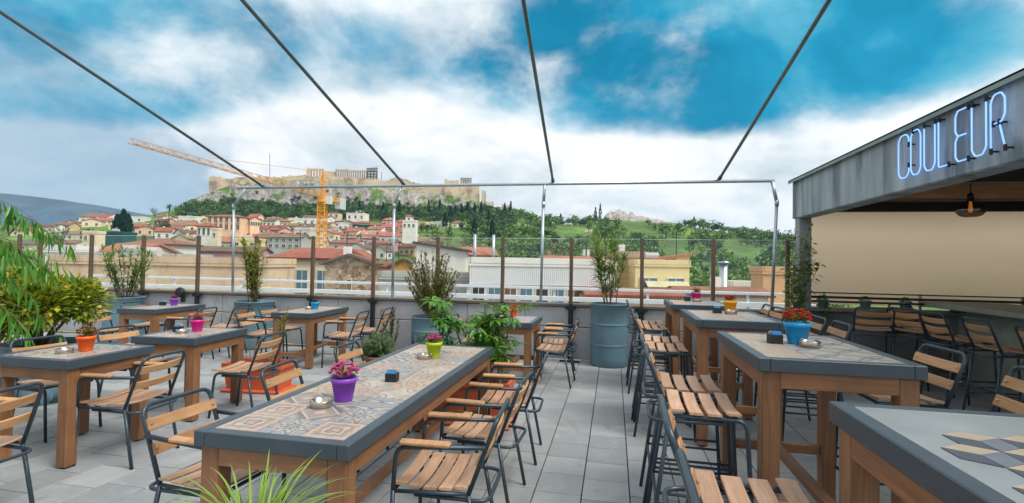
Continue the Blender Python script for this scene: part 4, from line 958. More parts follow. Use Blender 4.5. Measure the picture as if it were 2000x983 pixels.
# ================================================================ houses
WALLC={'white':srgb(226,222,214),'cream':srgb(224,206,176),'pale yellow':srgb(232,212,158),'ochre':srgb(216,172,96),'peach':srgb(234,192,160),'pink':srgb(214,160,158),'grey':srgb(176,174,170),'beige':srgb(204,178,144),'orange':srgb(208,164,122),'teal':srgb(30,84,84),'stone':srgb(150,130,110)}
WM={k:mat('plaster_'+k.replace(' ','_'),c,.85,0,.12,.35,.1,4,dirt=((*[x*.62 for x in c],1),.25,.5,.5)) for k,c in WALLC.items()}
def roofmat(name,c,dens=5.):
    m=bpy.data.materials.new(name); m.use_nodes=True; t=NT(m.node_tree); b=t.n['Principled BSDF']; co=t.node('ShaderNodeTexCoord').outputs['Object']; n=t.noise(co,.6,5,.65); n2=t.noise(co,6,3,.6)
    col=t.ramp(n,[(.3,tuple(x*.7 for x in c)),(.7,tuple(min(1,x*1.25) for x in c))]); col=t.mix(t.rng(n2,.5,.7,0,.35),col,tuple(x*.45 for x in c)); t.set(b.inputs['Base Color'],col); b.inputs['Roughness'].default_value=.85
    x,y,z=t.sep(co); h=t.m('ADD',t.m('SINE',t.m('MULTIPLY',x,dens*6.283)),t.m('SINE',t.m('MULTIPLY',y,dens*6.283)))
    bn=t.node('ShaderNodeBump'); bn.inputs['Strength'].default_value=.7; bn.inputs['Distance'].default_value=.05; t.set(bn.inputs['Height'],h); t.l.new(bn.outputs[0],b.inputs['Normal']); return m
def rubble():
    m=bpy.data.materials.new('rubble_stone'); m.use_nodes=True; t=NT(m.node_tree); b=t.n['Principled BSDF']; co=t.node('ShaderNodeTexCoord').outputs['Object']
    v=t.node('ShaderNodeTexVoronoi'); v.feature='F1'; t.set(v.inputs['Vector'],co); v.inputs['Scale'].default_value=3.2; v2=t.node('ShaderNodeTexVoronoi'); v2.feature='DISTANCE_TO_EDGE'; t.set(v2.inputs['Vector'],co); v2.inputs['Scale'].default_value=3.2
    c=t.ramp(t.sep(v.outputs['Color'])[0],[(0,srgb(120,100,84)),(.5,srgb(168,146,122)),(1,srgb(196,176,152))]); c=t.mix(t.rng(v2.outputs[0],.06,.0,0,.75),c,srgb(84,72,62)); n=t.noise(co,.5,4,.6); c=t.mix(t.rng(n,.5,.7,0,.5),c,srgb(214,196,174))
    t.set(b.inputs['Base Color'],c); b.inputs['Roughness'].default_value=.95; return m
WM['stone']=rubble()
def stained():
    m=bpy.data.materials.new('stained_render'); m.use_nodes=True; t=NT(m.node_tree); b=t.n['Principled BSDF']; co=t.node('ShaderNodeTexCoord').outputs['Object']
    n=t.noise(t.vm('MULTIPLY',co,(1.1,1.1,.22)),1.4,6,.7,.5); n2=t.noise(co,.5,5,.65,.5); c=t.ramp(n2,[(.3,srgb(196,166,134)),(.6,srgb(216,192,162)),(.75,srgb(226,206,180))]); c=t.mix(t.rng(n,.48,.72,0,.5),c,srgb(140,118,100)); c=t.mix(t.rng(n2,.62,.72,0,.6),c,srgb(150,130,112))
    t.set(b.inputs['Base Color'],c); b.inputs['Roughness'].default_value=.95; return m
WM['stained']=stained()
RM={'red':roofmat('red_roof_tile',srgb(164,98,78)),'rust':roofmat('rust_roof_tile',srgb(150,104,84)),'orange':roofmat('orange_roof_tile',srgb(178,116,90)),'brown':roofmat('brown_roof_tile',srgb(122,96,80)),'grey':mat('grey_roof',srgb(168,168,166),.8,0,.15,.5),'dark':mat('dark_roof_sheet',srgb(62,62,64),.6),'pale':mat('pale_roof',srgb(206,208,208),.7,0,.1,.4),'pinkred':roofmat('pink_red_roof',srgb(178,106,96)),'olive':roofmat('weathered_roof',srgb(146,122,92))}
paneM=[mat('window_dark',srgb(48,52,58),.25,0,.2,2),mat('window_blue',srgb(88,120,140),.3,0,.2,2),mat('shutter_green',srgb(56,88,78),.6,0,.2,2),mat('shutter_brown',srgb(110,76,60),.6,0,.2,2)]
trimM=mat('window_trim',srgb(214,208,198),.7)
WINM=[]
for pm in paneM:
    b=MB(); b.box((0,0,0),(1,.10,1),mi=0); b.box((0,-.02,-.54),(1.2,.18,.07),mi=1)
    for s in(-1,1): b.box((s*.53,-.01,0),(.07,.14,1.08),mi=1)
    b.box((0,-.01,.53),(1.12,.14,.07),mi=1); b.box((0,-.055,0),(.05,.02,1),mi=1); WINM.append(b.mesh('window',[pm,trimM]))
HN={}
def house(px0,px1,yt,yb,wall,roof='gx',rcol='red',rh=None,win=(2,1),r=None,rot=0.,dr=.8,label=None,wk=0,group='old town houses',wsize=None,name='house',ext=5.):
    pc=(px0+px1)/2
    if r is None: r=r_of(pc,yb)
    k=r/F_PX; p=DP(pc,yb,r); base=p[2]; z1=DP(pc,yt,r)[2]; hh=z1-base; wdt=(px1-px0)*k/(abs(math.cos(rot))+.55*abs(math.sin(rot))*dr/ .8)
    dp=wdt*dr; rh=(rh if rh is not None else .22*(px1-px0))*k
    lab=label or '%s %s old town house with %s roof and %s windows'%('wide' if (px1-px0)>33 else ('narrow' if (px1-px0)<25 else 'plain'),wall,'flat' if roof=='flat' else {'gx':'eaves-front ','gy':'gable-front ','hip':'hipped ','mono':'slanting '}[roof]+rcol,{2:'two',3:'three'}.get(win[0],'several'))
    t=thing(name,lab,'house' if name=='house' else 'building',(p[0],p[1],base),YAW+rot,group)
    t.location=Vector(t.location)+Vector((-math.sin(YAW+rot),math.cos(YAW+rot),0))*dp/2
    hx,hy=wdt/2,dp/2
    b=MB()
    if roof=='gy': 
        b.box((0,0,(hh-ext)/2),(wdt,dp,hh+ext)); b.add([(-hx,-hy,hh),(hx,-hy,hh),(0,-hy,hh+rh),(-hx,hy,hh),(hx,hy,hh),(0,hy,hh+rh)],[(0,1,2),(4,3,5)])
    elif roof=='mono': b.add([(-hx,-hy,-ext),(hx,-hy,-ext),(hx,hy,-ext),(-hx,hy,-ext),(-hx,-hy,hh+rh),(hx,-hy,hh),(hx,hy,hh),(-hx,hy,hh+rh)],[(0,1,5,4),(1,2,6,5),(2,3,7,6),(3,0,4,7)])
    else: b.box((0,0,(hh-ext)/2),(wdt,dp,hh+ext))
    if roof=='gx': b.add([(-hx,-hy,hh),(-hx,hy,hh),(-hx,0,hh+rh),(hx,-hy,hh),(hx,hy,hh),(hx,0,hh+rh)],[(1,0,2),(3,4,5)])
    b.build('wall',WM[wall],t)
    ov=.35; th=.22; b=MB()
    def slab(q):
        n=Vector(q[1])-Vector(q[0]); m_=Vector(q[-1])-Vector(q[0]); nn=n.cross(m_).normalized()*th
        if nn.z<0: nn=-nn
        a=[Vector(v) for v in q]; c=[v+nn for v in a]; m2=len(a); b.add(a+c,[tuple(range(m2))[::-1],tuple(range(m2,2*m2))]+[(i,(i+1)%m2,m2+(i+1)%m2,m2+i) for i in range(m2)])
    e=ov*rh/max(.1,hy)
    if roof=='gx':
        for s in(-1,1): slab([(-hx-ov,s*(hy+ov),hh-e),(hx+ov,s*(hy+ov),hh-e),(hx+ov,0,hh+rh),(-hx-ov,0,hh+rh)])
    elif roof=='gy':
        e=ov*rh/max(.1,hx)
        for s in(-1,1): slab([(s*(hx+ov),-hy-ov,hh-e),(s*(hx+ov),hy+ov,hh-e),(0,hy+ov,hh+rh),(0,-hy-ov,hh+rh)])
    elif roof=='hip':
        q=min(hx,hy)*.95; a=hx-q*.98
        slab([(-hx-ov,-hy-ov,hh),(hx+ov,-hy-ov,hh),(a,0,hh+rh),(-a,0,hh+rh)]); slab([(hx+ov,hy+ov,hh),(-hx-ov,hy+ov,hh),(-a,0,hh+rh),(a,0,hh+rh)])
        slab([(hx+ov,-hy-ov,hh),(hx+ov,hy+ov,hh),(a,0,hh+rh)]); slab([(-hx-ov,hy+ov,hh),(-hx-ov,-hy-ov,hh),(-a,0,hh+rh)])
    elif roof=='mono': slab([(-hx-ov,-hy-ov,hh+rh),(hx+ov,-hy-ov,hh),(hx+ov,hy+ov,hh),(-hx-ov,hy+ov,hh+rh)])
    else:
        b.box((0,0,hh+.05),(wdt+.2,dp+.2,.22))
        for s in(-1,1): b.box((s*hx,0,hh+.35),(.2,dp+.2,.5)); b.box((0,s*hy,hh+.35),(wdt,.2,.5))
    rf=b.build('roof',RM[rcol] if roof!='flat' else WM[wall],t)
    rr=random.Random(int(px0*7+yt))
    if roof in('gx','hip','gy') and rr.random()<.45:
        b=MB(); b.box((rr.uniform(-.4,.4)*hx,rr.uniform(.0,.3)*hy,hh+rh*.8+.3),(.6,.6,1.4)); b.build('chimney',WM['white'],rf)
    if rr.random()<.5:
        b=MB(); x=rr.uniform(-.7,.7)*hx; z=hh+rh*.4; b.tube([(x,0,z),(x,0,z+2.6)],.05,4); b.box((x,0,z+2.3),(1.1,.05,.05)); b.box((x,0,z+2.0),(.8,.05,.05)); b.build('aerial',MT['steel'],rf)
    if roof=='flat' and rr.random()<.6:
        b=MB(); b.tube([(-.4*hx,.2*hy,hh+.9),(-.4*hx+1.3,.2*hy,hh+.9)],.4,10); b.box((-.4*hx+.65,.2*hy,hh+.4),(1.2,.6,.6)); b.build('water_tank',WM['grey'],rf)
    nc,nw=win
    ww=wsize[0] if wsize else min(1.15,wdt/(nc+1)*.62) if nc else 1; wh=wsize[1] if wsize else min(1.7,hh/(nw+.6)*.62) if nw else 1
    for i in range(nc):
        for j in range(nw):
            put('window',WINM[(wk if wk else rr.choice((0,0,0,2,3)))],t,(-hx+(i+.5+.0)*wdt/nc,-hy-.02,hh-(j+.5)*hh/nw),0,(ww,1.,wh))
    if abs(rot)>.2:
        for i in range(max(1,nc-1)):
            for j in range(nw):
                o=put('window',WINM[0],t,((hx+.02)*(1 if rot<0 else -1),-hy+(i+.5)*dp/max(1,nc-1),hh-(j+.5)*hh/nw),math.pi/2*(1 if rot<0 else -1),(ww,1.,wh))
    return t
# --- nearest row behind the terrace
house(92,520,517,640,'stained','flat',win=(0,0),r=36,dr=.28,label='long low building with a stained beige wall beyond the railing',name='building',group=None,ext=10)
house(86,146,492,560,'white','flat',win=(2,1),r=44,label='white flat roofed block with shutters behind the stained beige wall',wk=2,group=None,ext=10)
house(152,285,497,560,'cream','gx','orange',20,win=(0,0),r=52,rot=-.35,dr=.8,label='cream house with broad orange tiled roof behind the bushy oleander',group=None,ext=10)
house(246,340,479,560,'white','hip','rust',12,win=(3,2),r=66,label='white house with rust hipped roof behind the windscreen post',group=None,ext=10)
house(350,505,492,545,'pink','gx','brown',9,win=(4,1),r=78,dr=.3,label='pink house under a long brown roof',group=None,wk=2,ext=10)
house(120,345,508,520,'grey','flat',win=(0,0),r=41,dr=.5,label='pale flat roof behind the long stained wall',name='building',group=None,ext=10)
house(528,690,508,590,'cream','hip','red',21,win=(4,1),r=50,label='cream neoclassical house with blue windows under a red roof',wk=1,wsize=(1.1,2.1),group=None,dr=.55,ext=10)
house(655,712,505,560,'ochre','gy','red',16,win=(0,0),r=53,dr=1.2,label='ochre gable end behind the rubble stone wall',group=None,ext=10)
house(632,730,516,600,'stone','gy','brown',16,win=(1,1),r=45,dr=.25,label='rubble stone gable wall beside the red roofed house',name='building',group=None,ext=10,wsize=(.4,1.1))
house(728,775,522,560,'white','gx','rust',8,win=(2,1),r=56,label='small white house with rust roof next to the ochre gable',group=None,ext=10)
house(762,812,521,560,'ochre','gy','brown',13,win=(1,1),r=54,label='bright ochre gabled house behind the dry heather shrub',group=None,wk=3,ext=10)
house(740,930,546,620,'grey','flat',win=(0,0),r=40,dr=.4,label='long pale grey sheet metal shed beyond the railing',name='building',group=None,ext=10)
house(811,908,492,600,'white','mono','dark',15,win=(0,0),r=46,dr=.5,label='tall white block with dark slanting roof edge',group=None,ext=10)
tb=house(906,968,499,560,'cream','gx','orange',13,win=(2,1),r=50,rot=.3,dr=.9,label='cream house with orange roof and two steel flues',group=None,ext=10)
b=MB()
for x in(-.8,1.1): b.tube([(x,-2.2,1.2),(x,-2.2,5.2)],.16,10)
b.build('flue',MT['galv'],tb,True)
mw=house(915,1200,520,640,'white','flat',win=(0,0),r=37,dr=.3,label='white corrugated metal sheet wall beyond the railing',name='building',group=None,ext=10)
hw=.5*285*37/F_PX; zw=DP(1057,576,37)[2]-DP(1057,640,37)[2]; zt_=DP(1057,520,37)[2]-DP(1057,640,37)[2]
for k in range(9):
    put('window',WINM[(0,1,3,1)[k%4]],mw,(-hw+.7+k*1.18,-hw*.3-.03,zw),0,(.86,1.,1.15))
b=MB()
for k in range(74): b.box((-hw+.07+k*.147,-hw*.3-.02,zt_-.72),(.08,.05,1.42))
b.build('corrugated_sheet',mat('white_sheet',srgb(226,230,234),.5,0,.05,1.),mw)
b=MB(); b.box((0,-hw*.3-.06,zt_-1.47),(hw*2,.14,.09)); b.build('eaves_gutter',MT['galv'],mw)
house(1062,1200,519,560,'cream','gx','orange',15,win=(0,0),r=47,dr=.5,label='low house with long orange tiled roof behind the white metal wall',group=None,ext=10)
yh=house(1240,1346,520,600,'pale yellow','flat',win=(2,1),r=46,dr=.8,label='pale yellow house lower block with awning and terrace',group=None,wk=1,wsize=(1.5,1.5),ext=10)
b=MB(); b.add([(-1.6,-2.05,2.35),(2.3,-2.05,2.35),(2.3,-3.0,1.85),(-1.6,-3.0,1.85),(-1.6,-2.05,2.41),(2.3,-2.05,2.41),(2.3,-3.0,1.91),(-1.6,-3.0,1.91)],[(3,2,1,0),(4,5,6,7),(0,4,7,3),(2,6,5,1),(3,7,6,2)]); b.build('awning',mat('pale_awning',srgb(190,186,150),.7,0,.1,1),yh)
house(1272,1346,499,522,'pale yellow','mono','orange',-12,win=(1,1),r=47.5,dr=.6,label='pale yellow upper storey with slanting orange roof edge',group=None,ext=1)
house(1168,1268,505,600,'beige','gx','olive',11,win=(2,1),r=49,dr=.7,label='weathered beige house left of the pale yellow house',group=None,ext=10)
house(1150,1330,580,640,'beige','gx','red',10,win=(0,0),r=34,dr=.5,label='low red tiled roof seen just above the railing',group=None,ext=10)
house(1330,1500,578,640,'white','gx','rust',10,win=(0,0),r=35,dr=.5,label='low rust tiled roof seen behind the magenta and yellow pots',group=None,ext=10)
house(1490,1545,535,600,'orange','flat',win=(0,0),r=40,dr=.9,label='orange walled building beside the rightmost pole',group=None,ext=10)
house(1428,1486,563,600,'white','flat',win=(2,1),r=44,label='small white flat roofed house below the green hillside',group=None,ext=10)
b=MB(); q=DP(1413,560,42); b.tube([(q[0],q[1],-10),tuple(DP(1413,514,42))],.35,12); b.tube([tuple(DP(1413,515,42)),tuple(DP(1413,511,42))],.5,12); tag(b.build('chimney_flue',MT['galv'],None,True),'tall shiny steel flue in front of the green hillside','flue')
# --- middle town
house(186,236,457,478,'teal','flat',win=(0,0),r=112,label='block wrapped in dark green scaffold netting',name='building',group=None)
house(160,187,456,492,'cream','flat',win=(2,2),r=105,label='cream block beside the netted green block',group=None)
house(154,206,424,438,'white','gx','rust',8,win=(3,1),label='white villa with rust roof on the left skyline',group=None)
house(384,412,443,462,'white','hip','red',8,win=(3,1),r=150,label='small white church with a red hipped roof',group=None,wsize=(.7,2.))
house(412,425,449,470,'cream','flat',win=(1,1),r=146,dr=1.,label='cream bell tower beside the white church',name='building',group=None)
nb=house(404,470,424,448,'peach','hip','rust',5,win=(6,2),r=215,dr=.5,label='large peach building with a colonnaded front below the citadel',group=None,wk=3,wsize=(1.3,3.))
house(462,496,428,446,'peach','gx','rust',4,win=(5,1),r=222,rot=-.5,dr=.6,label='peach wing adjoining the colonnaded building',group=None)
house(348,384,424,440,'white','flat',win=(3,1),label='white flat house left of the peach building',group=None)
house(563,590,428,446,'white','flat',win=(2,1),label='white house with a small domed turret under the wood',group=None)
house(590,640,424,446,'white','gx','rust',4,win=(4,1),label='long white house with thin rust roof under the wood',group=None)
house(640,662,416,440,'cream','hip','rust',2,win=(2,2),label='cream house just right of the crane mast',group=None)
house(676,712,418,442,'white','flat',win=(3,2),label='tall white terraced villa under the dark wood',group=None)
house(694,710,414,424,'white','flat',win=(1,1),label='white rooftop storey of the terraced villa',group=None)
house(660,690,437,454,'white','flat',win=(3,1),label='white house below the terraced villa',group=None)
house(688,722,441,455,'teal','flat',win=(0,0),label='low block behind green netting by the terraced villa',name='building',group=None)
house(786,812,433,448,'white','flat',win=(3,1),r=175,label='white tower house with a raised centre in front of the dark trees',group=None)
house(792,805,423,434,'white','hip','pinkred',3,win=(1,1),r=177,dr=1.,label='raised centre of the white tower house',group=None,ext=1)
house(575,603,449,467,'white','flat',win=(2,1),r=130,label='plain white cube house left of the crane',group=None)
house(603,628,449,464,'white','flat',win=(2,1),r=133,label='second plain white cube house beside the crane mast',group=None)
house(522,586,463,486,'grey','gx','rust',5,win=(5,2),r=108,label='grey apartment house with many small windows',group=None)
house(500,526,464,482,'ochre','gx','rust',6,win=(2,1),r=118,label='ochre house left of the grey apartment house',group=None)
house(455,500,470,484,'pale yellow','flat',win=(3,1),r=112,label='pale yellow block behind the second pole',group=None)
rr=random.Random(77)
rowsH=[(437,150,560),(446,120,900),(455,240,780),(463,250,760),(471,290,800),(481,330,830),(492,420,860),(503,545,800)]
wc=['white','cream','white','white','peach','pale yellow','grey','white','beige','pink','cream']; rc=['red','rust','orange','rust','brown','olive','pinkred']
for yb_,xa,xb in rowsH:
    x=xa+rr.uniform(0,15)
    while x<xb:
        wd_=rr.uniform(20,36)*(1+.012*(yb_-437)); hgt=rr.uniform(8,12)*(1+.012*(yb_-437)); y_=yb_+rr.uniform(-3,4)
        house(x,x+wd_,y_-hgt,y_,rr.choice(wc),rr.choice(('gx','gx','hip','gy','gx','flat')),rr.choice(rc),rr.uniform(3.,6)*(1+.015*(yb_-437)),win=(rr.choice((2,3,3)),1),rot=rr.uniform(-.5,.5),dr=rr.uniform(.6,.9))
        x+=wd_*rr.uniform(.95,1.5)
for x,y,wd_,c,rcx in ((20,462,40,'cream','rust'),(70,455,36,'white','brown'),(105,452,30,'beige','rust'),(125,470,44,'cream','olive'),(30,490,60,'cream','brown'),(100,488,46,'white','rust')):
    house(x,x+wd_,y-12,y,c,'gx',rcx,6,win=(2,1))
# ================================================================ citadel walls and temple ruins
cit=mat('citadel_masonry',srgb(214,190,164),.9,0,.2,.08,.5,.6,dirt=((*srgb(128,112,100),1),.12,.47,.75),coord='Object'); mar=mat('temple_marble',srgb(206,184,160),.85,0,.14,.3,.2,3)
t=thing('citadel_wall','long crenellated stone wall crowning the rocky hill','wall',tuple(DP(640,365,426)))
o0=Vector(DP(640,365,426))
def strip(pts,th,name,m_,r=426):
    b=MB(); rj=random.Random(name+str(pts[0][0])); p2=[]
    for (a,ya,ba),(c,yc,bc) in zip(pts[:-1],pts[1:]):
        n=max(1,int((c-a)/4))
        for i in range(n):
            u=i/n; j=rj.uniform(-1.6,1.2); p2+=[(a+(c-a)*u,ya+(yc-ya)*u+j,ba+(bc-ba)*u),(a+(c-a)*(u+.96/n),ya+(yc-ya)*(u+.96/n)+j,ba+(bc-ba)*(u+.96/n))]
    pts=p2+[pts[-1]]
    for (a,ya,ba),(c,yc,bc) in zip(pts[:-1],pts[1:]):
        A=[Vector(DP(a,ya,r)),Vector(DP(a,ba,r)),Vector(DP(c,bc,r)),Vector(DP(c,yc,r))]; back=Vector((_F0[0],_F0[1],0))*th
        q=[p-o0 for p in A]+[p+back-o0 for p in A]; b.add(q,[(0,1,2,3),(7,6,5,4),(0,3,7,4),(3,2,6,7),(1,0,4,5)])
    b.build(name,m_,t)
strip([(408,346,388),(414,345,384),(432,346,376)],5,'corner_bastion',cit,424)
strip([(432,347,376),(436,349,374),(455,350,370),(462,346,368),(500,348,366),(505,345,366),(545,346,364),(560,344,364),(598,343,363)],4,'west_curtain_wall',cit)
strip([(598,345,366),(640,346,366),(680,347,370),(705,350,373),(745,352,377),(760,354,380)],4,'centre_curtain_wall',cit)
strip([(760,352,382),(775,346,384),(792,351,386),(806,357,388),(840,361,392),(868,364,394)],4,'ruined_curtain_wall',cit)
strip([(868,362,396),(900,361,398),(934,360,400),(936,361,402)],4,'east_bastion',cit,423)
for a,c,y0,y1 in((940,949,371,402),(945,964,394,420),(967,980,404,420),(980,997,400,422)): strip([(a,y0,y1),(c,y0+1,y1)],5,'lower_tower',cit,420)
def ruin(label,x0,x1,yt,yb_,r,cols_=0,wallfrac=1.,ped=False):
    k=r/F_PX; p=DP((x0+x1)/2,yb_,r); hh=(yb_-yt)*k; wd_=(x1-x0)*k
    t=thing('temple_ruin',label,'ruin',tuple(p),YAW,'marble ruins on the citadel'); b=MB(); b.box((0,3,-2.),(wd_+2,12,4.)); b.build('platform',cit,t)
    if cols_:
        for i in range(cols_):
            x=-wd_/2+.8+(wd_-1.6)*i/(cols_-1); b=MB(); b.lathe([(.72,0),(.55,hh*.72),(.85,hh*.76),(.85,hh*.8)],10,(x,0,0)); b.build('column',mar,t,True)
        b=MB(); b.box((0,0,hh*.88),(wd_,1.8,hh*.17)); 
        b.build('entablature',mar,t)
        if ped: b=MB(); b.add([(-wd_/2,-.9,hh*.965),(wd_/2,-.9,hh*.965),(0,-.9,hh*1.25),(-wd_/2,.9,hh*.965),(wd_/2,.9,hh*.965),(0,.9,hh*1.25)],[(0,1,2),(4,3,5),(1,4,5,2),(3,0,2,5),(0,3,4,1)]); b.build('pediment',mar,t)
    else:
        rr_=random.Random(label); n=max(3,int(wd_/2.4)); b=MB()
        for i in range(n):
            h_=hh*rr_.uniform(.72,1.); x=-wd_/2+(i+.5)*wd_/n; b.box((x,0,h_/2),(wd_/n*1.0,1.6,h_))
        b.build('broken_wall',mar,t)
    return t
ruin('broken marble porch wall left of the temple columns',599,606,325,346,455)
ruin('low marble arcade left of the temple porch',606,632,329,346,458,5)
ruin('plain marble wall beside the temple porch',632,656,334,347,452)
ruin('temple porch with tall marble columns on the summit',655,680,330,347,450,6,ped=False)
ruin('long marble colonnade right of the temple porch',680,718,332,349,462,9)
sc=ruin('scaffolded end of the marble colonnade',716,737,331,351,456,4)
b=MB()
for i in range(6):
    for j in(-1.5,1.5): b.tube([(-4.5+i*1.8,j,0),(-4.5+i*1.8,j,10.5+i*.4)],.16,5)
for z in(2.5,5,7.5,10): b.box((0,0,z),(10,3.4,.2))
b.build('scaffold',mat('dark_scaffold',srgb(72,76,84),.6,.3),sc)
ruin('ruined gatehouse wall at the low end of the citadel',868,896,350,364,440)
sc=ruin('small scaffolded temple at the low end of the citadel',899,921,350,363,442,5)
b=MB()
for i in range(6):
    for j in(-1.4,1.4): b.tube([(-4.6+i*1.85,j,0),(-4.6+i*1.85,j,6.8)],.15,5)
b.box((0,0,6.7),(10.4,3.4,.2)); b.build('scaffold',mat('pale_scaffold',srgb(150,154,160),.6,.3),sc)
for px_,h0,h1 in((745,336,352),(527,300,345)): 
    b=MB(); b.tube([tuple(DP(px_,h1,440)),tuple(DP(px_,h0,440))],.22,6); tag(b.build('mast',MT['steel']),'thin %s mast on the citadel ridge'%('short' if px_>700 else 'tall'),'mast')
# ================================================================ tower crane
cy_=mat('crane_yellow',srgb(232,160,30),.5,0,.08,1); P0=Vector(DP(630,384,125)); zb_=grow(630,125)
t=thing('tower_crane','yellow tower crane reaching over the old town','crane',(P0.x,P0.y,zb_))
rel=lambda p:Vector(p)-Vector((P0.x,P0.y,zb_))
def lattice(a,c,w0,w1,n,tri=False,rad=.10):
    a,c=Vector(a),Vector(c); x=(c-a).normalized(); u=Vector((0,0,1)) if abs(x.z)<.9 else Vector((_R[0],_R[1],0)); s_=x.cross(u).normalized(); u=s_.cross(x); b=MB()
    offs=[(-1,-1),(1,-1),(1,1),(-1,1)] if not tri else [(-1,-.8),(1,-.8),(0,.9)]
    P=lambda i,k:(a.lerp(c,i/n)+(s_*offs[k][0]+u*offs[k][1])*((w0+(w1-w0)*i/n)/2)); m_=len(offs)
    for k in range(m_): b.tube([P(0,k),P(n,k)],rad,5)
    for i in range(n):
        for k in range(m_):
            j=(k+1)%m_
            if m_==4 or True: b.tube([P(i,k if i%2 else j),P(i+1,j if i%2 else k)],rad*.6,4); b.tube([P(i,k),P(i,j)],rad*.55,4)
    return b
tz=P0.z-zb_
lattice((0,0,-2),(0,0,tz-1.2),1.75,1.75,26,False,.12).build('mast',cy_,t)
lattice((0,0,tz-.8),(0,0,tz+6.2),1.5,.35,6,False,.11).build('apex',cy_,t)
b=MB(); b.lathe([(1.3,tz-1.5),(1.3,tz-.7)],16); b.build('slewing_ring',cy_,t)
d=ray(255,275); tip=Vector(CAM+d*((P0.z+.6-CAM[2])/d[2])); jt=rel(tip); jd=Vector((jt.x,jt.y,0)).normalized()
lattice(jd*1.0+Vector((0,0,tz+.2)),jt,1.35,.85,40,True,.055).build('jib',mat('jib_paint',srgb(206,150,84),.5,0,.1,1),t)
cj=-jd*11.5
lattice(-jd*.6+Vector((0,0,tz)),cj+Vector((0,0,tz)),1.2,1.0,9,False,.09).build('counter_jib',cy_,t)
b=MB(); 
for k in range(3): b.box(-jd*(8.6+k*1.1)+Vector((0,0,tz-.7)),(.9,1.5,3.0),Matrix.Rotation(math.atan2(jd.y,jd.x),3,'Z'))
b.build('counterweight',mat('crane_ballast',srgb(196,200,204),.8,0,.12,1),t)
b=MB(); b.box(-jd*.2+Vector((_R[0],_R[1],0))*1.5+Vector((0,0,tz-.9)),(1.3,1.6,2.0),Matrix.Rotation(YAW,3,'Z')); b.build('cab',mat('crane_cab',srgb(206,214,216),.4),t)
b=MB(); 
for q in(.35,.72): b.tube([(0,0,tz+6.2),jt*q+Vector((0,0,(tz)*(1-q)+1.0))],.05,4)
b.tube([(0,0,tz+6.2),cj*.85+Vector((0,0,tz+.5))],.05,4); b.build('tie_rod',cy_,t)
# ================================================================ trees
FM=[leafmat('hill_foliage_dark',[srgb(30,52,32),srgb(48,72,40),srgb(62,88,44)],.6,.15),leafmat('hill_foliage_mid',[srgb(52,82,40),srgb(80,112,50),srgb(108,136,64)],.6,.15),leafmat('hill_foliage_light',[srgb(80,108,50),srgb(112,140,64),srgb(136,156,86)],.6,.15),leafmat('cypress_foliage',[srgb(22,42,30),srgb(34,58,38)],.6,.1)]
def crown(b,c,rx,rz_,n,size,mi,rr,lob=5):
    lobes=[(Vector((rr.uniform(-.55,.55)*rx,rr.uniform(-.55,.55)*rx,rr.uniform(-.35,.5)*rz_)),rr.uniform(.4,.7)) for k in range(lob)]
    for k in range(n):
        l,q=lobes[k%lob]; d=Vector((rr.gauss(0,1),rr.gauss(0,1),rr.gauss(0,1))).normalized(); p=Vector(c)+l+Vector((d.x*rx,d.y*rx,d.z*rz_))*q*rr.uniform(.6,1.05)
        u=(d+Vector((rr.uniform(-.9,.9),rr.uniform(-.9,.9),rr.uniform(-.6,.6)))).normalized(); s_=u.orthogonal().normalized(); v=u.cross(s_); z=size*rr.uniform(.6,1.3)
        b.add([p-s_*z*.5,p+v*z*.38,p+s_*z*.5,p-v*z*.38],[(0,1,2,3)],mi)
rr=random.Random(5)
fo=[MB(),MB()]
def wood_tree(px,r,side,big=1.):
    g_=gpos(px,r); R0=rr.uniform(2.2,3.6)*big; b=fo[side]; mi=rr.choice((0,0,1) if side==0 else (0,1,1,2))
    crown(b,(g_[0],g_[1],g_[2]+R0*1.1),R0,R0*.85,int(70*max(1,big)),1.05*big**.5*(.8 if r<150 else 1),mi,rr); b.tube([(g_[0],g_[1],g_[2]-.5),(g_[0],g_[1],g_[2]+R0)],.22,4,3)
for k in range(760): 
    px=rr.uniform(345,1010); r=rr.uniform(318,398) if px<900 else rr.uniform(270,405); wood_tree(px,r,0)
for k in range(150): wood_tree(rr.uniform(430,960),rr.uniform(396,412),0,rr.uniform(.45,.85))
for k in range(2100):
    px=rr.uniform(990,1640); r=rr.uniform(70,410)**1.0
    n_=mnoise.noise(Vector((px*.014,r*.022,3)))
    if n_<-.1 and r<380: continue
    if 1175<px<1335 and r>345: continue
    if 1335<px<1490 and 150<r<300 and rr.random()<.62: continue
    wood_tree(px,r,1,rr.uniform(.8,1.35))
for k in range(110): wood_tree(rr.uniform(820,1010),rr.uniform(120,290),1,rr.uniform(.6,1.))
for k in range(90): wood_tree(rr.uniform(1640,2600),rr.uniform(90,390),1,1.2)
barkm=mat('distant_bark',srgb(104,90,78),.9)
for i,n_ in enumerate(('citadel_wood','valley_wood')):
    o=fo[i].build(n_,[FM[0],FM[1],FM[2],barkm]); o['kind']='stuff'; tag(o,('dark evergreen wood covering the slope below the citadel' if i==0 else 'mixed green wood covering the low hill on the right'),'wood')
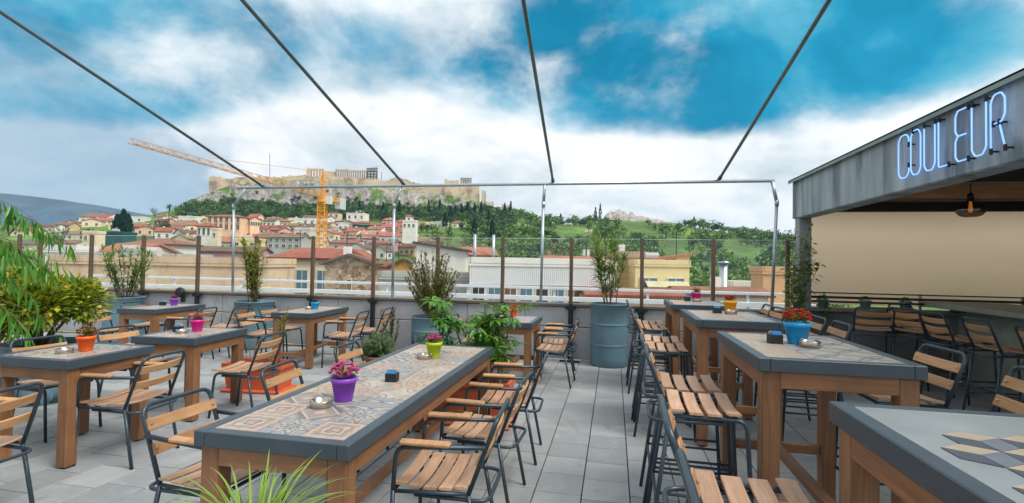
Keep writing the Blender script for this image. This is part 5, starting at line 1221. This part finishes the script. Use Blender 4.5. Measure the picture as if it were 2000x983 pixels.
def cypress(px,r,h,w_,label,group='dark cypress trees on the slope'):
    g_=gpos(px,r); t=thing('cypress_tree',label,'tree',tuple(g_),0,group); q=random.Random(px*3+r); b=MB()
    for k in range(150):
        u=q.random()**.8; a=q.uniform(0,6.283); rad=w_*(.3+.9*math.sin(math.pi*min(1,u*1.02)**.7))*.62*q.uniform(.6,1.1)*(1-u*.45); p=Vector((math.cos(a)*rad,math.sin(a)*rad,h*(.08+.92*u))); z=w_*.42
        s_=Vector((math.cos(a+1.57+q.uniform(-.6,.6)),math.sin(a+1.57),q.uniform(-.3,.3)))*z*.5; v=Vector((math.cos(a)*.25,math.sin(a)*.25,1))*z*.9; b.add([p-s_,p-v*.4,p+s_,p+v],[(0,1,2,3)])
    b.build('crown',FM[3],t); b=MB(); b.tube([(0,0,-1),(0,0,h*.4)],.25,6); b.build('trunk',barkm,t)
for px,r in ((868,300),(878,330),(888,345),(900,355),(912,350),(925,360),(938,365),(768,350),(778,345),(746,340),(700,360),(953,330),(960,250),(925,240),(835,350),(984,372),(996,375),(857,372)): cypress(px,r,rr.uniform(9,13)*(1 if r>300 else 1.1),rr.uniform(2.,2.8),'dark narrow cypress among the trees below the citadel')
for px,r,h,l in ((1162,405,13,'shorter cypress of the tall pair on the low hill skyline'),(1171,402,15,'taller cypress of the tall pair on the low hill skyline'),(1147,408,6,'small dark cypress next to the tall skyline pair'),(1151,408,7,'small dark cypress next to the tall skyline pair'),(1094,404,9,'lone cypress on the skyline above the pale leafless tree'),(1355,405,8,'lone dark tree on the skyline beyond the rock outcrop')): cypress(px,r,h,2.2,l,'skyline cypresses')
for px,h in ((228,13.5),(239,17.),(247,14.)): cypress(px,255,h*.72,4.2,'tallest dark conifer of a tight cluster above the roofs' if h>16 else 'shorter dark conifer flanking the tallest of a tight cluster','dark conifers on the left skyline')
# palm
g_=gpos(327,290); t=thing('palm_tree','single tall palm tree on the skyline left of the citadel','tree',tuple(g_)); b=MB(); b.tube([(0,0,-1),(.2,0,6),(.1,0,12.)],[.4,.3,.28],7); b.build('trunk',barkm,t,True); b=MB(); q=random.Random(2)
for k in range(46):
    a=q.uniform(0,6.283); e=q.uniform(-.7,1.2); d=Vector((math.cos(a)*math.cos(e),math.sin(a)*math.cos(e),math.sin(e))); b.leaf((.1,0,12),d,(0,0,1),q.uniform(2.,2.9),.5,.35)
b.build('crown',FM[0],t)
# bare trees
bareM=mat('bare_twigs',srgb(150,124,104),.9,0,.2,.5); bareD=mat('dark_bare_twigs',srgb(98,82,74),.9,0,.2,.5)
def bare(px,r,h,label,m_=None,n0=7,seed=1,spread=.75):
    g_=gpos(px,r); t=thing('bare_tree',label,'tree',tuple(g_),0,'leafless winter trees'); q=random.Random(seed); bt=MB(); bc=MB(); bt.tube([(0,0,-1.5),(0,0,h*.3)],[h*.03,h*.022],6)
    def br(p,d,L,rad,lv):
        e=p+d*L; bc.tube([p,p.lerp(e,.5)+Vector((q.uniform(-.06,.06),q.uniform(-.06,.06),0))*L,e],[rad,rad*.8,rad*.5],4)
        if lv<3:
            for k in range(4 if lv else 5): br(p.lerp(e,q.uniform(.45,1)),(d+Vector((q.gauss(0,spread*.6),q.gauss(0,spread*.6),q.gauss(.12,.35)))).normalized(),L*q.uniform(.5,.8),rad*.55,lv+1)
    for k in range(n0): br(Vector((0,0,h*.28)),Vector((q.gauss(0,spread*.6),q.gauss(0,spread*.6),1)).normalized(),h*.34,h*.012,1)
    bt.build('trunk',m_ or bareM,t); bc.build('crown',m_ or bareM,t)
for k_,(px_,r_,h_) in enumerate(((836,190,8),(858,205,9),(880,185,8),(902,210,8),(930,190,9),(820,170,8),(890,150,7),(845,130,7))): bare(px_,r_,h_,'brown leafless tree in the scrub left of the wooded low hill',bareM,8,40+k_,1.)
bare(1078,115,15,'large pale leafless tree behind the glass in front of the wooded hill',None,9,3,.9); bare(1095,122,11,'smaller pale leafless tree beside the large one',None,7,4,.9)
bare(852,150,11,'leafless tree in front of the dark cypresses',None,7,5); bare(868,160,9,'second leafless tree in front of the dark cypresses',None,7,6)
bare(122,170,13,'leafless brown tree rising over the left roofs',bareD,8,7,.9); bare(140,85,8,'dark leafless thicket behind the white flat block',bareD,10,8,1.1); bare(118,80,7,'second dark leafless thicket behind the white block',bareD,9,9,1.1)
bare(300,330,11,'leafless tree on the skyline by the palm',bareD,7,10); bare(440,62,6,'low leafless bush in front of the pink house',bareD,10,11,1.2); bare(395,60,5,'second low leafless bush before the pink house',bareD,9,12,1.2); bare(765,120,8,'leafless trees right of the crane, behind the pole',bareM,9,13,1.1); bare(800,110,7,'leafless scrub before the white tower house',bareM,9,14,1.1); bare(905,100,7,'rounded leafless tree above the cream house with flues',bareM,9,15,1.1)
def leafy(px,r,R0,label,mi=1,flat=.8):
    g_=gpos(px,r); t=thing('leafy_tree',label,'tree',tuple(g_),0,'evergreen trees among the houses'); b=MB(); crown(b,(0,0,R0*1.2),R0,R0*flat,520,R0*.16,0,random.Random(px),7); b.build('crown',FM[mi],t); b=MB(); b.tube([(0,0,-1),(0,0,R0)],R0*.06,6); b.build('trunk',barkm,t)
leafy(182,190,5.,'dark green tree beside the netted block',0,.5); leafy(312,140,4.,'broad dark green tree among the left roofs',0,.6); leafy(318,235,4.5,'round dark tree on the left skyline',0); leafy(1010,75,6.5,'large dense green tree beyond the white metal wall',0); leafy(1045,72,5.5,'second dense green tree beyond the white metal wall',1); leafy(985,85,5.,'green tree behind the cream house with flues',1); leafy(665,125,2.6,'dark shrub to the right of the crane mast',0,.6)
leafy(1375,70,3.4,'round green tree below the hill behind the tall tables',1); leafy(1345,75,3.,'small green tree right of the pale yellow house',2); leafy(1450,80,3.6,'green tree behind the steel flue',1)
# ================================================================ haze
hz=MB(); hz.box((0,3000,60),(26000,22000,170)); o=hz.build('haze',None); o['kind']='stuff'; o.data.materials.clear()
hm=bpy.data.materials.new('haze'); hm.use_nodes=True; q=NT(hm.node_tree); q.n.clear(); oo=q.node('ShaderNodeOutputMaterial'); pv=q.node('ShaderNodeVolumePrincipled'); pv.inputs['Color'].default_value=(.22,.58,1,1); pv.inputs['Density'].default_value=.00014; pv.inputs['Anisotropy'].default_value=.2; q.l.new(pv.outputs[0],oo.inputs['Volume']); o.data.materials.append(hm)
